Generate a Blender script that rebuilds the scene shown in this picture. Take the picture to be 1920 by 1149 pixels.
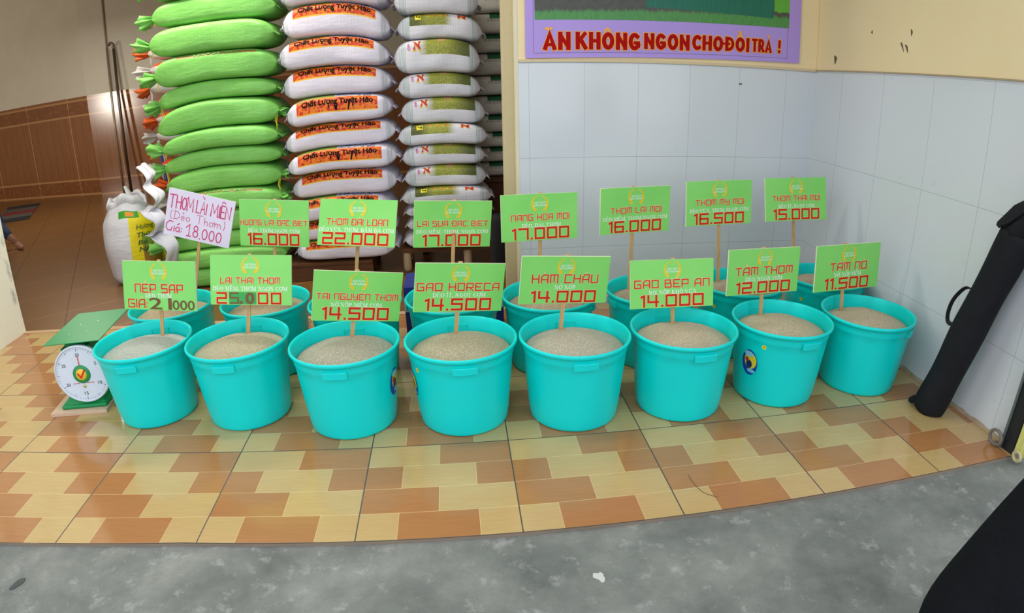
import bpy, bmesh, math, random, unicodedata
from mathutils import Matrix, Vector, noise
for _o in list(bpy.data.objects):
    bpy.data.objects.remove(_o)
scn = bpy.context.scene
COL = bpy.context.collection
PI = math.pi

# ---------------------------------------------------------------- camera (wide phone panorama lens)
cam_d = bpy.data.cameras.new('camera')
cam = bpy.data.objects.new('camera', cam_d)
COL.objects.link(cam)
R_ = (0.99526724, -0.09525708, -0.01921502)
U_ = (0.0519919, 0.35493062, 0.93344582)
F_ = (0.08209732, 0.93002707, -0.35820341)
CAM = (1.6307777, -1.6442786, 1.4928340)
cam.matrix_world = Matrix(((R_[0], U_[0], -F_[0], CAM[0]), (R_[1], U_[1], -F_[1], CAM[1]),
                           (R_[2], U_[2], -F_[2], CAM[2]), (0, 0, 0, 1)))
cam_d.type = 'PANO'
cam_d.panorama_type = 'FISHEYE_LENS_POLYNOMIAL'
cam_d.sensor_fit = 'HORIZONTAL'
cam_d.sensor_width = 36
cam_d.fisheye_fov = math.radians(179)
cam_d.fisheye_polynomial_k0 = 0
cam_d.fisheye_polynomial_k1 = -0.04691183948356392
cam_d.fisheye_polynomial_k2 = -1.0204558144644934e-05
cam_d.fisheye_polynomial_k3 = 1.0188626869779513e-05
cam_d.fisheye_polynomial_k4 = -1.0525771897323049e-07
scn.camera = cam

# ---------------------------------------------------------------- light and exposure
scn.view_settings.view_transform = 'Standard'
scn.view_settings.look = 'None'
scn.view_settings.gamma = 1
scn.view_settings.use_curve_mapping = False
scn.view_settings.exposure = 0.35

wld = bpy.data.worlds.new('World')
scn.world = wld
wld.use_nodes = True
_bg = wld.node_tree.nodes['Background']
_bg.inputs[0].default_value = (0.885, 0.96, 1.055, 1)
_bg.inputs[1].default_value = 1.35


def area_lamp(name, loc, rot, sx, sy, power, col):
    d = bpy.data.lights.new(name, 'AREA')
    d.shape = 'RECTANGLE'
    d.size, d.size_y, d.energy, d.color = sx, sy, power, col
    o = bpy.data.objects.new(name, d)
    COL.objects.link(o)
    o.location = loc
    o.rotation_euler = rot
    return o


area_lamp('alcove_fill_light', (1.0, 0.9, 3.22), (0, 0, 0), 2.4, 0.25, 26, (1.0, 0.97, 0.92))  # added fill over the buckets, no fixture known here
area_lamp('shop_fill_light', (-0.6, 2.75, 3.22), (0, 0, 0), 2.4, 0.25, 55, (1.0, 0.95, 0.87))  # unseen fill lamp, added to keep the sacks lit
area_lamp('back_room_fill_light', (-4.2, 6.6, 3.2), (0, 0, 0), 1.2, 0.3, 48, (1.0, 0.94, 0.84))  # invented lamp that lifts the dark back room
area_lamp('back_room_light', (-9.47, 2.3, 1.84), (math.radians(90), 0, 0), .6, 0.45, 110, (1.0, 0.92, 0.8))


# ---------------------------------------------------------------- helpers
def lin(c):
    return tuple(((v / 255 + 0.055) / 1.055) ** 2.4 if v / 255 > 0.04045 else v / 255 / 12.92 for v in c[:3]) + (1,)


class NT:
    """small node-tree helper"""
    def __init__(s, name, rough=0.5, spec=0.5):
        s.m = bpy.data.materials.new(name)
        s.m.use_nodes = True
        s.t = s.m.node_tree
        s.b = s.t.nodes['Principled BSDF']
        s.b.inputs['Roughness'].default_value = rough
        s.b.inputs['Specular IOR Level'].default_value = spec

    def n(s, typ, **kw):
        nd = s.t.nodes.new(typ)
        for k, v in kw.items():
            setattr(nd, k, v)
        return nd

    def put(s, sock, v):
        if isinstance(v, (int, float)):
            sock.default_value = v
        elif isinstance(v, tuple):
            sock.default_value = v
        else:
            s.t.links.new(v, sock)

    def math(s, op, a, b=0.0, c=None):
        nd = s.n('ShaderNodeMath', operation=op)
        s.put(nd.inputs[0], a)
        s.put(nd.inputs[1], b)
        if c is not None:
            s.put(nd.inputs[2], c)
        return nd.outputs[0]

    def mix(s, f, a, b):
        nd = s.n('ShaderNodeMix', data_type='RGBA')
        s.put(nd.inputs[0], f)
        s.put(nd.inputs[6], a)
        s.put(nd.inputs[7], b)
        return nd.outputs[2]

    def coord(s, kind='Object'):
        return s.n('ShaderNodeTexCoord').outputs[kind]

    def xyz(s, v):
        nd = s.n('ShaderNodeSeparateXYZ')
        s.put(nd.inputs[0], v)
        return nd.outputs

    def scale(s, v, sc, rot=(0, 0, 0)):
        nd = s.n('ShaderNodeMapping')
        s.put(nd.inputs[0], v)
        nd.inputs['Scale'].default_value = sc
        nd.inputs['Rotation'].default_value = rot
        return nd.outputs[0]

    def noise(s, v, sc, detail=3.0, rough=0.5, dist=0.0):
        nd = s.n('ShaderNodeTexNoise')
        s.put(nd.inputs['Vector'], v)
        nd.inputs['Scale'].default_value = sc
        nd.inputs['Detail'].default_value = detail
        nd.inputs['Roughness'].default_value = rough
        nd.inputs['Distortion'].default_value = dist
        return nd.outputs[0]

    def ramp(s, f, stops):
        nd = s.n('ShaderNodeValToRGB')
        s.put(nd.inputs[0], f)
        e = nd.color_ramp.elements
        while len(e) < len(stops):
            e.new(0.5)
        for q, (p, c) in zip(e, stops):
            q.position = p
            q.color = c
        return nd.outputs[0]

    def step(s, f, a, b):
        nd = s.n('ShaderNodeMapRange')
        s.put(nd.inputs[0], f)
        nd.inputs[1].default_value = a
        nd.inputs[2].default_value = b
        return nd.outputs[0]

    def band(s, f, a, b):
        return s.math('MULTIPLY', s.math('GREATER_THAN', f, a), s.math('LESS_THAN', f, b))

    def color(s, v):
        s.put(s.b.inputs['Base Color'], v)

    def bump(s, h, strength=0.3, dist=0.01):
        nd = s.n('ShaderNodeBump')
        nd.inputs['Strength'].default_value = strength
        nd.inputs['Distance'].default_value = dist
        s.put(nd.inputs['Height'], h)
        s.t.links.new(nd.outputs[0], s.b.inputs['Normal'])


MATS = {}


def flat(name, c, rough=0.5, spec=0.5, metal=0.0, var=0.06, scale=30.0):
    if name in MATS:
        return MATS[name]
    t = NT(name, rough, spec)
    col = lin(c)
    if var:
        f = t.noise(t.coord(), scale, 3)
        dk = tuple(v * (1 - var) for v in col[:3]) + (1,)
        lt = tuple(min(1, v * (1 + var)) for v in col[:3]) + (1,)
        t.color(t.mix(f, dk, lt))
    else:
        t.color(col)
    t.b.inputs['Metallic'].default_value = metal
    MATS[name] = t.m
    return t.m


def mesh_obj(name, verts, faces, mats, parent=None, smooth=False, uv=None, mi=None, origin=None):
    if parent is not None and origin is None:
        origin = world_loc(parent)
    if origin is None:
        origin = (0, 0, 0)
    me = bpy.data.meshes.new(name)
    me.from_pydata([(v[0] - origin[0], v[1] - origin[1], v[2] - origin[2]) for v in verts], [], faces)
    for m in (mats if isinstance(mats, (list, tuple)) else [mats]):
        me.materials.append(m)
    if smooth:
        me.polygons.foreach_set('use_smooth', [True] * len(me.polygons))
    if mi:
        me.polygons.foreach_set('material_index', mi)
    if uv:
        l = me.uv_layers.new(name='UVMap')
        for lp in me.loops:
            l.data[lp.index].uv = uv[lp.vertex_index]
    me.update()
    o = bpy.data.objects.new(name, me)
    COL.objects.link(o)
    if parent is not None:
        o.parent = parent
        pl = world_loc(parent)
        o.location = (origin[0] - pl[0], origin[1] - pl[1], origin[2] - pl[2])
    else:
        o.location = origin
    return o


def world_loc(o):
    x = Vector(o.location)
    while o.parent:
        o = o.parent
        x += Vector(o.location)
    return tuple(x)


def tag(o, label, cat, group=None, kind=None):
    o['label'] = label
    o['category'] = cat
    if group:
        o['group'] = group
    if kind:
        o['kind'] = kind
    return o


def thing(name, label, cat, loc, group=None):
    o = bpy.data.objects.new(name, None)
    o.empty_display_size = 0.05
    COL.objects.link(o)
    o.location = loc
    return tag(o, label, cat, group)


def struct(name, verts, faces, m, label=None):
    o = mesh_obj(name, verts, faces, m)
    o['kind'] = 'structure'
    if label:
        o['label'] = label
    return o


class MB:
    """collects shapes into one mesh"""
    def __init__(s):
        s.v, s.f, s.i = [], [], []

    def add(s, v, f, mi=0, M=None):
        b = len(s.v)
        s.v += [tuple(M @ Vector(p)) for p in v] if M else [tuple(p) for p in v]
        s.f += [tuple(q + b for q in x) for x in f]
        s.i += [mi] * len(f)
        return s

    def box(s, x0, x1, y0, y1, z0, z1, mi=0, M=None, bev=0.0):
        if bev:
            bm = bmesh.new()
            bmesh.ops.create_cube(bm, size=1)
            for v in bm.verts:
                v.co = ((x0 + x1) / 2 + v.co.x * (x1 - x0), (y0 + y1) / 2 + v.co.y * (y1 - y0), (z0 + z1) / 2 + v.co.z * (z1 - z0))
            bmesh.ops.bevel(bm, geom=bm.edges[:], offset=bev, segments=2, affect='EDGES', profile=0.5)
            bm.verts.index_update()
            vs = [tuple(v.co) for v in bm.verts]
            fs = [tuple(v.index for v in f.verts) for f in bm.faces]
            bm.free()
            return s.add(vs, fs, mi, M)
        v = [(x, y, z) for z in (z0, z1) for y in (y0, y1) for x in (x0, x1)]
        return s.add(v, [(0, 2, 3, 1), (4, 5, 7, 6), (0, 1, 5, 4), (2, 6, 7, 3), (0, 4, 6, 2), (1, 3, 7, 5)], mi, M)

    def tube(s, pts, rad, n=10, mi=0, closed=False, M=None, cap=True, flat_=1.0):
        """swept tube; rad a number or one per point; flat_ squashes the second axis"""
        pts = [Vector(p) for p in pts]
        m = len(pts)
        rs = rad if isinstance(rad, (list, tuple)) else [rad] * m
        vs, fs = [], []
        up = None
        for k in range(m):
            a = pts[(k - 1) % m] if closed or k else pts[0]
            b = pts[(k + 1) % m] if closed or k < m - 1 else pts[-1]
            t = (b - a).normalized()
            if up is None:
                up = Vector((0, 0, 1)) if abs(t.z) < 0.9 else Vector((1, 0, 0))
            sd = t.cross(up).normalized()
            up = sd.cross(t).normalized()
            for j in range(n):
                c, q = math.cos(2 * PI * j / n), math.sin(2 * PI * j / n)
                vs.append(pts[k] + sd * (c * rs[k]) + up * (q * rs[k] * flat_))
        for k in range(m if closed else m - 1):
            for j in range(n):
                a, b = k * n + j, k * n + (j + 1) % n
                k2 = (k + 1) % m
                fs.append((a, b, k2 * n + (j + 1) % n, k2 * n + j))
        if cap and not closed:
            fs.append(tuple(range(n - 1, -1, -1)))
            fs.append(tuple((m - 1) * n + j for j in range(n)))
        return s.add(vs, fs, mi, M)

    def lathe(s, prof, n=48, mi=0, M=None, cx=0, cy=0):
        vs, fs = [], []
        for r, z in prof:
            for j in range(n):
                vs.append((cx + r * math.cos(2 * PI * j / n), cy + r * math.sin(2 * PI * j / n), z))
        for k in range(len(prof) - 1):
            for j in range(n):
                fs.append((k * n + j, k * n + (j + 1) % n, (k + 1) * n + (j + 1) % n, (k + 1) * n + j))
        return s.add(vs, fs, mi, M)

    def obj(s, name, mats, parent=None, smooth=False, origin=None):
        s.i += [0] * (len(s.f) - len(s.i))
        return mesh_obj(name, s.v, s.f, mats, parent, smooth, None, s.i, origin)


def grid_faces(nu, nv, wrap_v=False):
    f = []
    for i in range(nu - 1):
        for j in range(nv if wrap_v else nv - 1):
            k = (j + 1) % nv
            f.append((i * nv + j, i * nv + k, (i + 1) * nv + k, (i + 1) * nv + j))
    return f


def catmull(pts, n=6):
    P = [Vector(p) for p in pts]
    P = [P[0] * 2 - P[1]] + P + [P[-1] * 2 - P[-2]]
    out = []
    for i in range(1, len(P) - 2):
        for k in range(n):
            t = k / n
            a, b, c, d = P[i - 1], P[i], P[i + 1], P[i + 2]
            out.append(0.5 * ((2 * b) + (c - a) * t + (2 * a - 5 * b + 4 * c - d) * t * t + (3 * b - a - 3 * c + d) * t ** 3))
    out.append(P[-2])
    return out


# ---------------------------------------------------------------- lettering
# square techno letters on a 4 x 5 grid
TECH = {
    'A': [[(0, 0), (0, 3.6), (1.2, 5), (4, 5), (4, 0)], [(0, 2), (4, 2)]], 'B': [[(0, 0), (0, 5), (3.4, 5), (3.4, 2.7), (4, 2.4), (4, 0), (0, 0)], [(0, 2.7), (3.4, 2.7)]],
    'C': [[(4, 5), (0, 5), (0, 0), (4, 0)]], 'D': [[(0, 0), (0, 5), (4, 5), (4, 0), (0, 0)]],
    'Đ': [[(0, 0), (0, 5), (4, 5), (4, 0), (0, 0)], [(-.7, 2.5), (1.5, 2.5)]], 'E': [[(4, 5), (0, 5), (0, 0), (4, 0)], [(0, 2.5), (3.2, 2.5)]],
    'G': [[(4, 5), (0, 5), (0, 0), (4, 0), (4, 2.4), (1.9, 2.4)]], 'H': [[(0, 0), (0, 5)], [(4, 0), (4, 5)], [(0, 2.5), (4, 2.5)]], 'I': [[(0, 0), (0, 5)]],
    'L': [[(0, 5), (0, 0), (3.6, 0)]], 'M': [[(0, 0), (0, 5), (4.6, 5), (4.6, 0)], [(2.3, 5), (2.3, .6)]], 'N': [[(0, 0), (0, 5), (4, 5), (4, 0)]],
    'O': [[(0, 0), (0, 5), (4, 5), (4, 0), (0, 0)]], 'P': [[(0, 0), (0, 5), (4, 5), (4, 2), (0, 2)]], 'R': [[(0, 0), (0, 5), (4, 5), (4, 2), (0, 2)], [(1.8, 2), (4, 0)]],
    'S': [[(4, 5), (0, 5), (0, 2.5), (4, 2.5), (4, 0), (0, 0)]], 'T': [[(0, 5), (4, 5)], [(2, 5), (2, 0)]], 'U': [[(0, 5), (0, 0), (4, 0), (4, 5)]],
    'Y': [[(0, 5), (0, 2.3), (4, 2.3)], [(4, 5), (4, 0), (.6, 0)]], ':': [[(0, .4), (0, .5)], [(0, 3), (0, 3.1)]],
    '0': [[(0, 0), (0, 5), (4, 5), (4, 0), (0, 0)]], '1': [[(0, 4.5), (1.1, 5), (1.1, 0)]], '2': [[(0, 5), (4, 5), (4, 2.5), (0, 2.5), (0, 0), (4, 0)]],
    '4': [[(0, 5), (0, 2), (4, 2)], [(3.3, 5), (3.3, 0)]], '5': [[(4, 5), (0, 5), (0, 2.7), (4, 2.7), (4, 0), (0, 0)]], '6': [[(4, 5), (0, 5), (0, 0), (4, 0), (4, 2.6), (0, 2.6)]],
    '7': [[(0, 5), (4, 5), (4, 0)]], '8': [[(0, 0), (0, 5), (4, 5), (4, 0), (0, 0)], [(0, 2.5), (4, 2.5)]], '.': [[(0, .05), (0.1, .05)]],
}


def arc(cx, cy, rx, ry, a0, a1, n=8):
    return [(cx + rx * math.cos(math.radians(a0 + (a1 - a0) * k / n)), cy + ry * math.sin(math.radians(a0 + (a1 - a0) * k / n))) for k in range(n + 1)]


# bold roman letters, cap height 7: (stroke width, polyline)
TK, TN = 1.25, 0.5


def sf(x, y):
    return (TN, [(x - 1.0, y), (x + 1.0, y)])


SERIF = {
    'A': [(TN, [(0, 0), (2.9, 7)]), (TK, [(2.9, 7), (5.4, 0)]), (TN, [(1, 2.3), (4.4, 2.3)]), sf(0, 0.2), sf(5.4, 0.2)],
    'C': [(TK, arc(3, 3.5, 2.5, 3.1, 120, 240)), (TN, arc(3, 3.5, 2.5, 3.2, 40, 125)), (TN, arc(3, 3.5, 2.5, 3.2, 235, 320)), (TN, [(5, 7), (5, 4.8)])],
    'D': [(TK, [(1, 0), (1, 7)]), (TN, [(0, .2), (2.8, .2)]), (TN, [(0, 6.8), (2.8, 6.8)]), (TK, arc(2.4, 3.5, 3, 3.1, -75, 75))],
    'E': [(TK, [(1, 0), (1, 7)]), (TN, [(0, .2), (5, .2), (5, 1.6)]), (TN, [(0, 6.8), (4.7, 6.8), (4.7, 5.6)]), (TN, [(1, 3.6), (3.5, 3.6)]), (TN, [(3.5, 2.8), (3.5, 4.4)])],
    'G': [(TK, arc(3, 3.5, 2.5, 3.1, 120, 240)), (TN, arc(3, 3.5, 2.5, 3.2, 40, 125)), (TN, arc(3, 3.5, 2.5, 3.2, 235, 300)), (TK, [(4.9, 0.4), (4.9, 3)]), sf(4.9, 3)],
    'H': [(TK, [(1, 0), (1, 7)]), (TK, [(5, 0), (5, 7)]), (TN, [(1, 3.5), (5, 3.5)]), sf(1, .2), sf(1, 6.8), sf(5, .2), sf(5, 6.8)],
    'I': [(TK, [(1, 0), (1, 7)]), sf(1, .2), sf(1, 6.8)],
    'K': [(TK, [(1, 0), (1, 7)]), (TN, [(1.3, 2.8), (4.7, 7)]), (TK, [(2.4, 4.1), (5, 0)]), sf(1, .2), sf(1, 6.8), sf(4.7, 6.8), sf(5, .2)],
    'M': [(TN, [(1, 0), (1, 7)]), (TK, [(1.2, 7), (3.8, .4)]), (TN, [(3.8, .4), (6.3, 7)]), (TK, [(6.5, 0), (6.5, 7)]), sf(.9, .2), sf(.8, 6.8), sf(6.6, .2), sf(6.7, 6.8)],
    'N': [(TN, [(1, 0), (1, 7)]), (TK, [(1, 7), (5, .2)]), (TN, [(5.1, 0), (5.1, 7)]), sf(.9, .2), sf(.7, 6.8), sf(5.1, 6.8)],
    'O': [(TK, arc(3, 3.5, 2.5, 3.1, 125, 235)), (TK, arc(3, 3.5, 2.5, 3.1, -55, 55)), (TN, arc(3, 3.5, 2.5, 3.2, 50, 130)), (TN, arc(3, 3.5, 2.5, 3.2, 230, 310))],
    'P': [(TK, [(1, 0), (1, 7)]), (TN, [(0, 6.8), (2.6, 6.8)]), (TN, [(1, 3.2), (2.6, 3.2)]), (TK, arc(2.6, 5, 1.7, 1.6, -75, 75)), sf(1, .2)],
    'T': [(TK, [(2.6, 0), (2.6, 7)]), (TN, [(0, 5.4), (0, 6.8), (5.2, 6.8), (5.2, 5.4)]), sf(2.6, .2)],
    'U': [(TK, [(1, 7), (1, 2.2)]), (TK, arc(2.9, 2.4, 1.9, 2, 180, 250)), (TN, arc(2.9, 2.4, 1.9, 2.1, 250, 360)), (TN, [(4.8, 2.2), (4.8, 7)]), sf(1, 6.8), sf(4.8, 6.8)],
    'V': [(TK, [(.5, 7), (3, 0)]), (TN, [(3, 0), (5.2, 7)]), sf(.5, 6.8), sf(5.2, 6.8)],
    'X': [(TK, [(.5, 7), (5, 0)]), (TN, [(.5, 0), (4.9, 7)]), sf(.5, .2), sf(5, .2), sf(.6, 6.8), sf(4.9, 6.8)],
    ',': [(1.1, [(.5, .9), (.5, .2), (.1, -1)])], '.': [(1.1, [(.5, .1), (.5, 1)])],
}
SERIF['Đ'] = SERIF['D'] + [(TN, [(-.6, 3.6), (2.6, 3.6)])]
# felt-pen capitals and small letters
HAND = {
    'T': [[(0, 7), (4, 7.2)], [(1.8, 7), (1.7, 0)]], 'H': [[(0, 0), (0, 7)], [(3, 0), (3, 7)], [(0, 3.5), (3, 3.6)]], 'O': [arc(1.5, 3.3, 1.4, 3.2, 90, 450, 14)],
    'M': [[(0, 0), (.3, 7), (2, 2), (3.6, 7), (4, 0)]], 'L': [[(0, 7), (0, 0), (2, .2)]], 'A': [[(0, 0), (1.4, 7), (2.6, 0)], [(.5, 2.6), (2.2, 2.6)]], 'I': [[(.2, 0), (.2, 6)]],
    'E': [[(2, 7), (0, 7), (0, 0), (2, 0)], [(0, 3.5), (1.7, 3.5)]], 'N': [[(0, 0), (0, 7), (2.6, 0), (2.8, 7)]], '(': [arc(2.4, 3.3, 2.2, 4.6, 125, 235, 8)], ')': [arc(-.8, 3, 2.2, 4.6, -55, 55, 8)],
    'D': [[(.8, 0), (.8, 6.6)], [(0, 6.6), (2.6, 6.4), (4, 4.6), (3.9, 2), (2.4, .3), (0, 0)]], 'e': [[(.1, 1.8), (2.2, 2), (1.8, 3.3), (.8, 3.5), (.1, 2.4), (.2, .8), (1, .1), (2.3, .5)]],
    'o': [arc(1.2, 1.8, 1.2, 1.7, 90, 450, 12)], 'h': [[(0, 6.4), (0, 0)], [(0, 2.2), (1, 3.6), (2, 3), (2.1, 0)]], 'm': [[(0, 3.6), (0, 0)], [(0, 2.4), (1, 3.6), (1.9, 2.8), (1.9, 0)], [(1.9, 2.4), (2.9, 3.6), (3.8, 2.8), (4, 0)]],
    'G': [[(3.4, 6.6), (1.6, 7), (.2, 5), (0, 2), (1, .2), (2.8, .2), (3.2, 2.6)]], 'i': [[(.2, 3.6), (.2, 0)]], 'a': [[(2, 3.2), (.8, 3.5), (0, 2), (.4, .4), (1.4, .2), (2, 1.4), (2.1, 3.6), (2.2, 0)]],
    ':': [[(.2, 1), (.2, .8)], [(.2, 3.2), (.2, 3)]], '.': [[(.2, 0), (.2, -.4)]], '1': [[(0, 5), (1.8, 7), (1.8, 0)], [(.6, 0), (3, 0)]], '8': [arc(1.4, 5.3, 1.1, 1.6, -90, 270, 10), arc(1.4, 1.9, 1.4, 1.8, 90, 450, 10)],
    '0': [arc(1.5, 3, 1.4, 3, 90, 450, 14)],
}


# heavy condensed capitals of the poster
KB = 1.75
BOLD = {
    'A': [(KB, [(.6, .8), (2.2, 6.2), (3.8, .8)]), (1.2, [(1.3, 2), (3.1, 2)])], 'N': [(KB, [(.5, .8), (.5, 6.2)]), (1.4, [(.5, 6), (3.3, 1)]), (KB, [(3.4, .8), (3.4, 6.2)])],
    'K': [(KB, [(.5, .8), (.5, 6.2)]), (1.5, [(.9, 3.2), (3.2, 6.3)]), (KB, [(1.6, 4), (3.4, .7)])], 'H': [(KB, [(.5, .8), (.5, 6.2)]), (KB, [(3.4, .8), (3.4, 6.2)]), (1.4, [(.5, 3.5), (3.4, 3.5)])],
    'O': [(KB, arc(2, 3.5, 1.6, 2.75, 90, 450, 16))], 'G': [(KB, arc(2, 3.5, 1.6, 2.75, 50, 330, 12)), (1.3, [(2.2, 3), (3.6, 3), (3.6, 1.6)])], 'C': [(KB, arc(2, 3.5, 1.6, 2.75, 55, 305, 12))],
    'D': [(KB, [(.5, .8), (.5, 6.2)]), (1.5, [(.5, 6.3), (1.6, 6.2)] + arc(1.6, 3.5, 1.9, 2.7, 85, -85, 9) + [(.5, .7)])], 'I': [(KB, [(.5, .8), (.5, 6.2)])], 'T': [(1.5, [(.6, 6.3), (3.4, 6.3)]), (KB, [(2, .8), (2, 6)])],
    'R': [(KB, [(.5, .8), (.5, 6.2)]), (1.5, [(.5, 6.3), (1.8, 6.3)] + arc(1.8, 4.7, 1.3, 1.6, 80, -80, 7) + [(.7, 3.1)]), (KB, [(1.9, 3), (3.3, .8)])], '!': [(KB, [(.5, 3.2), (.6, 6.3)]), (KB, [(.5, .7), (.5, .9)])],
}
BOLD['Đ'] = BOLD['D'] + [(1.0, [(-.9, 3.5), (1.8, 3.5)])]


def ribbon(pts, w, mb_v, mb_f, tf):
    """flat stroke of width w along a polyline, mitred"""
    n = len(pts)
    closed = n > 3 and math.hypot(pts[0][0] - pts[-1][0], pts[0][1] - pts[-1][1]) < 1e-6
    if closed:
        pts = pts[:-1]
        n -= 1
    L, Rr = [], []
    for k in range(n):
        ds = []
        if closed or k > 0:
            a, b = pts[(k - 1) % n], pts[k]
            d = math.hypot(b[0] - a[0], b[1] - a[1]) or 1
            ds.append(((b[0] - a[0]) / d, (b[1] - a[1]) / d))
        if closed or k < n - 1:
            a, b = pts[k], pts[(k + 1) % n]
            d = math.hypot(b[0] - a[0], b[1] - a[1]) or 1
            ds.append(((b[0] - a[0]) / d, (b[1] - a[1]) / d))
        nx = [(-d[1], d[0]) for d in ds]
        ex = (0, 0)
        if len(nx) == 2:
            mx, my = nx[0][0] + nx[1][0], nx[0][1] + nx[1][1]
            q = math.hypot(mx, my) or 1
            mx, my = mx / q, my / q
            s = 1 / max(.5, mx * nx[0][0] + my * nx[0][1])
        else:
            mx, my = nx[0]
            s = 1
            sg = -1 if k == 0 else 1
            ex = (ds[0][0] * w / 2 * sg, ds[0][1] * w / 2 * sg)   # square cap
        h = w / 2 * s
        L.append((pts[k][0] + mx * h + ex[0], pts[k][1] + my * h + ex[1]))
        Rr.append((pts[k][0] - mx * h + ex[0], pts[k][1] - my * h + ex[1]))
    b = len(mb_v)
    for p, q in zip(L, Rr):
        mb_v.append(tf(p))
        mb_v.append(tf(q))
    for k in range(n if closed else n - 1):
        c = (k + 1) % n
        mb_f.append((b + 2 * k + 1, b + 2 * c + 1, b + 2 * c, b + 2 * k))


ACC = {'\u0301': 'acute', '\u0300': 'grave', '\u0309': 'hook', '\u0303': 'tilde', '\u0323': 'dot', '\u0302': 'hat', '\u0306': 'breve', '\u031b': 'horn'}


def accent(kind, cx, top, s, right, capy):
    if kind == 'acute':
        return [(cx - .3 * s, top), (cx + .7 * s, top + 1.1 * s)]
    if kind == 'grave':
        return [(cx + .3 * s, top), (cx - .7 * s, top + 1.1 * s)]
    if kind == 'hook':
        return [(cx - .4 * s, top + 1.2 * s), (cx + .3 * s, top + 1.2 * s), (cx + .3 * s, top + .7 * s), (cx, top + .2 * s)]
    if kind == 'tilde':
        return [(cx - s, top + .2 * s), (cx - .3 * s, top + .7 * s), (cx + .3 * s, top + .3 * s), (cx + s, top + .8 * s)]
    if kind == 'dot':
        return [(cx - .1 * s, -1.0 * s), (cx + .1 * s, -1.0 * s)]
    if kind == 'hat':
        return [(cx - .9 * s, top), (cx, top + .7 * s), (cx + .9 * s, top)]
    if kind == 'breve':
        return [(cx - .8 * s, top + .7 * s), (cx, top + .1 * s), (cx + .8 * s, top + .7 * s)]
    return [(right, capy - .1 * s), (right + .7 * s, capy + .1 * s), (right + .8 * s, capy + .9 * s)]   # horn


def strokes(text, font, capy, gap, space):
    """-> (list of (width, polyline)), list of accents, total width"""
    out, acc = [], []
    x = 0.0
    for ch in text:
        if ch == ' ':
            x += space
            continue
        if ch == 'Đ':
            base, marks = 'Đ', []
        else:
            d = unicodedata.normalize('NFD', ch)
            base, marks = d[0], [ACC[c] for c in d[1:] if c in ACC]
        g = font[base]
        st = [(s if isinstance(s, tuple) and isinstance(s[0], (int, float)) else (None, s)) for s in g]
        xs = [p[0] for _, pl in st for p in pl]
        w = max(xs) if xs else 0
        low = max(p[1] for _, pl in st for p in pl) if xs else capy
        for wd, pl in st:
            out.append((wd, [(p[0] + x, p[1]) for p in pl]))
        top = low + .22 * capy
        sc = capy / 6.5
        for mk in sorted(marks, key=lambda q: q not in ('hat', 'breve', 'horn')):
            acc.append(accent(mk, x + w / 2, top, sc, x + w, low))
            if mk in ('hat', 'breve'):
                top += .7 * sc
        x += w + gap
    return out, acc, x - gap


def letters(parent, M, off, font, text, x0, x1, y0, y1, mat, width=1.0, capy=5.0, gap=2.0, space=2.2, outline=None, name='lettering', omat=None, aw=.6):
    """strokes laid on a plane, one part per word; (x,y) of the plane -> M @ (x, -off, y)"""
    W = strokes(text, font, capy, gap, space)[2]
    sx, sy = (x1 - x0) / W, (y1 - y0) / capy
    scl = min((sx * sy) ** .5, sy * 1.25)
    mk = lambda o: (lambda p: tuple(M @ Vector((p[0], -o, p[1]))))
    cur = 0.0
    for word in text.split(' '):
        st, ac, w = strokes(word, font, capy, gap, space)
        real = lambda pl: [(x0 + (p[0] + cur) * sx, y0 + p[1] * sy) for p in pl]
        v, f = [], []
        for k, (wd, pl) in enumerate(st):
            ribbon(real(pl), (wd or width) * scl, v, f, mk(off + .00004 * (k % 9)))
        if not outline:
            for k, a in enumerate(ac):
                ribbon(real(a), aw * scl, v, f, mk(off + .0004 + .00004 * (k % 5)))
        res = mesh_obj(name, v, f, mat, parent)
        if outline:
            v, f = [], []
            for k, (wd, pl) in enumerate(st):
                ribbon(real(pl), (wd or width) * scl + outline, v, f, mk(off - .0008 + .00004 * (k % 9)))
            for k, a in enumerate(ac):
                ribbon(real(a), aw * scl, v, f, mk(off - .0004 + .00004 * (k % 5)))
            mesh_obj('letter_outline', v, f, omat, res)
        cur += w + gap + space
    return res


_fontcache = {}


def font_mesh(text, bold=0.0, shear=0.0):
    """outline text of the built-in font as (verts2d, faces, (xmin,xmax,ymin,ymax))"""
    k = (text, bold, shear)
    if k not in _fontcache:
        c = bpy.data.curves.new('t', 'FONT')
        c.body = text
        c.offset = bold
        c.shear = shear
        c.resolution_u = 3
        o = bpy.data.objects.new('t', c)
        COL.objects.link(o)
        bpy.context.view_layer.update()
        ev = o.evaluated_get(bpy.context.evaluated_depsgraph_get())
        me = ev.to_mesh()
        vs = [(p.co.x, p.co.y) for p in me.vertices]
        fs = [tuple(p.vertices) for p in me.polygons]
        ev.to_mesh_clear()
        bpy.data.objects.remove(o)
        bpy.data.curves.remove(c)
        xs, ys = [p[0] for p in vs], [p[1] for p in vs]
        _fontcache[k] = (vs, fs, (min(xs), max(xs), min(ys), max(ys)))
    return _fontcache[k]


def text_on(parent, name, text, tf, x0, x1, y0, y1, mat, bold=0.0, shear=0.0, cap=None):
    """built-in font text mapped to the box x0..x1, y0..y1 (y0 baseline, y1 cap height when cap) through tf(x,y)->world"""
    vs, fs, (a, b, c, d) = font_mesh(text, bold, shear)
    yl, yh = (0, cap) if cap else (c, d)
    v = [tf(x0 + (p[0] - a) / (b - a) * (x1 - x0), y0 + (p[1] - yl) / (yh - yl) * (y1 - y0)) for p in vs]
    return mesh_obj(name, v, fs, mat, parent)

# ---------------------------------------------------------------- setting: floors
WX = 4.10      # right wall
BY = 2.21      # back wall of the alcove


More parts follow.
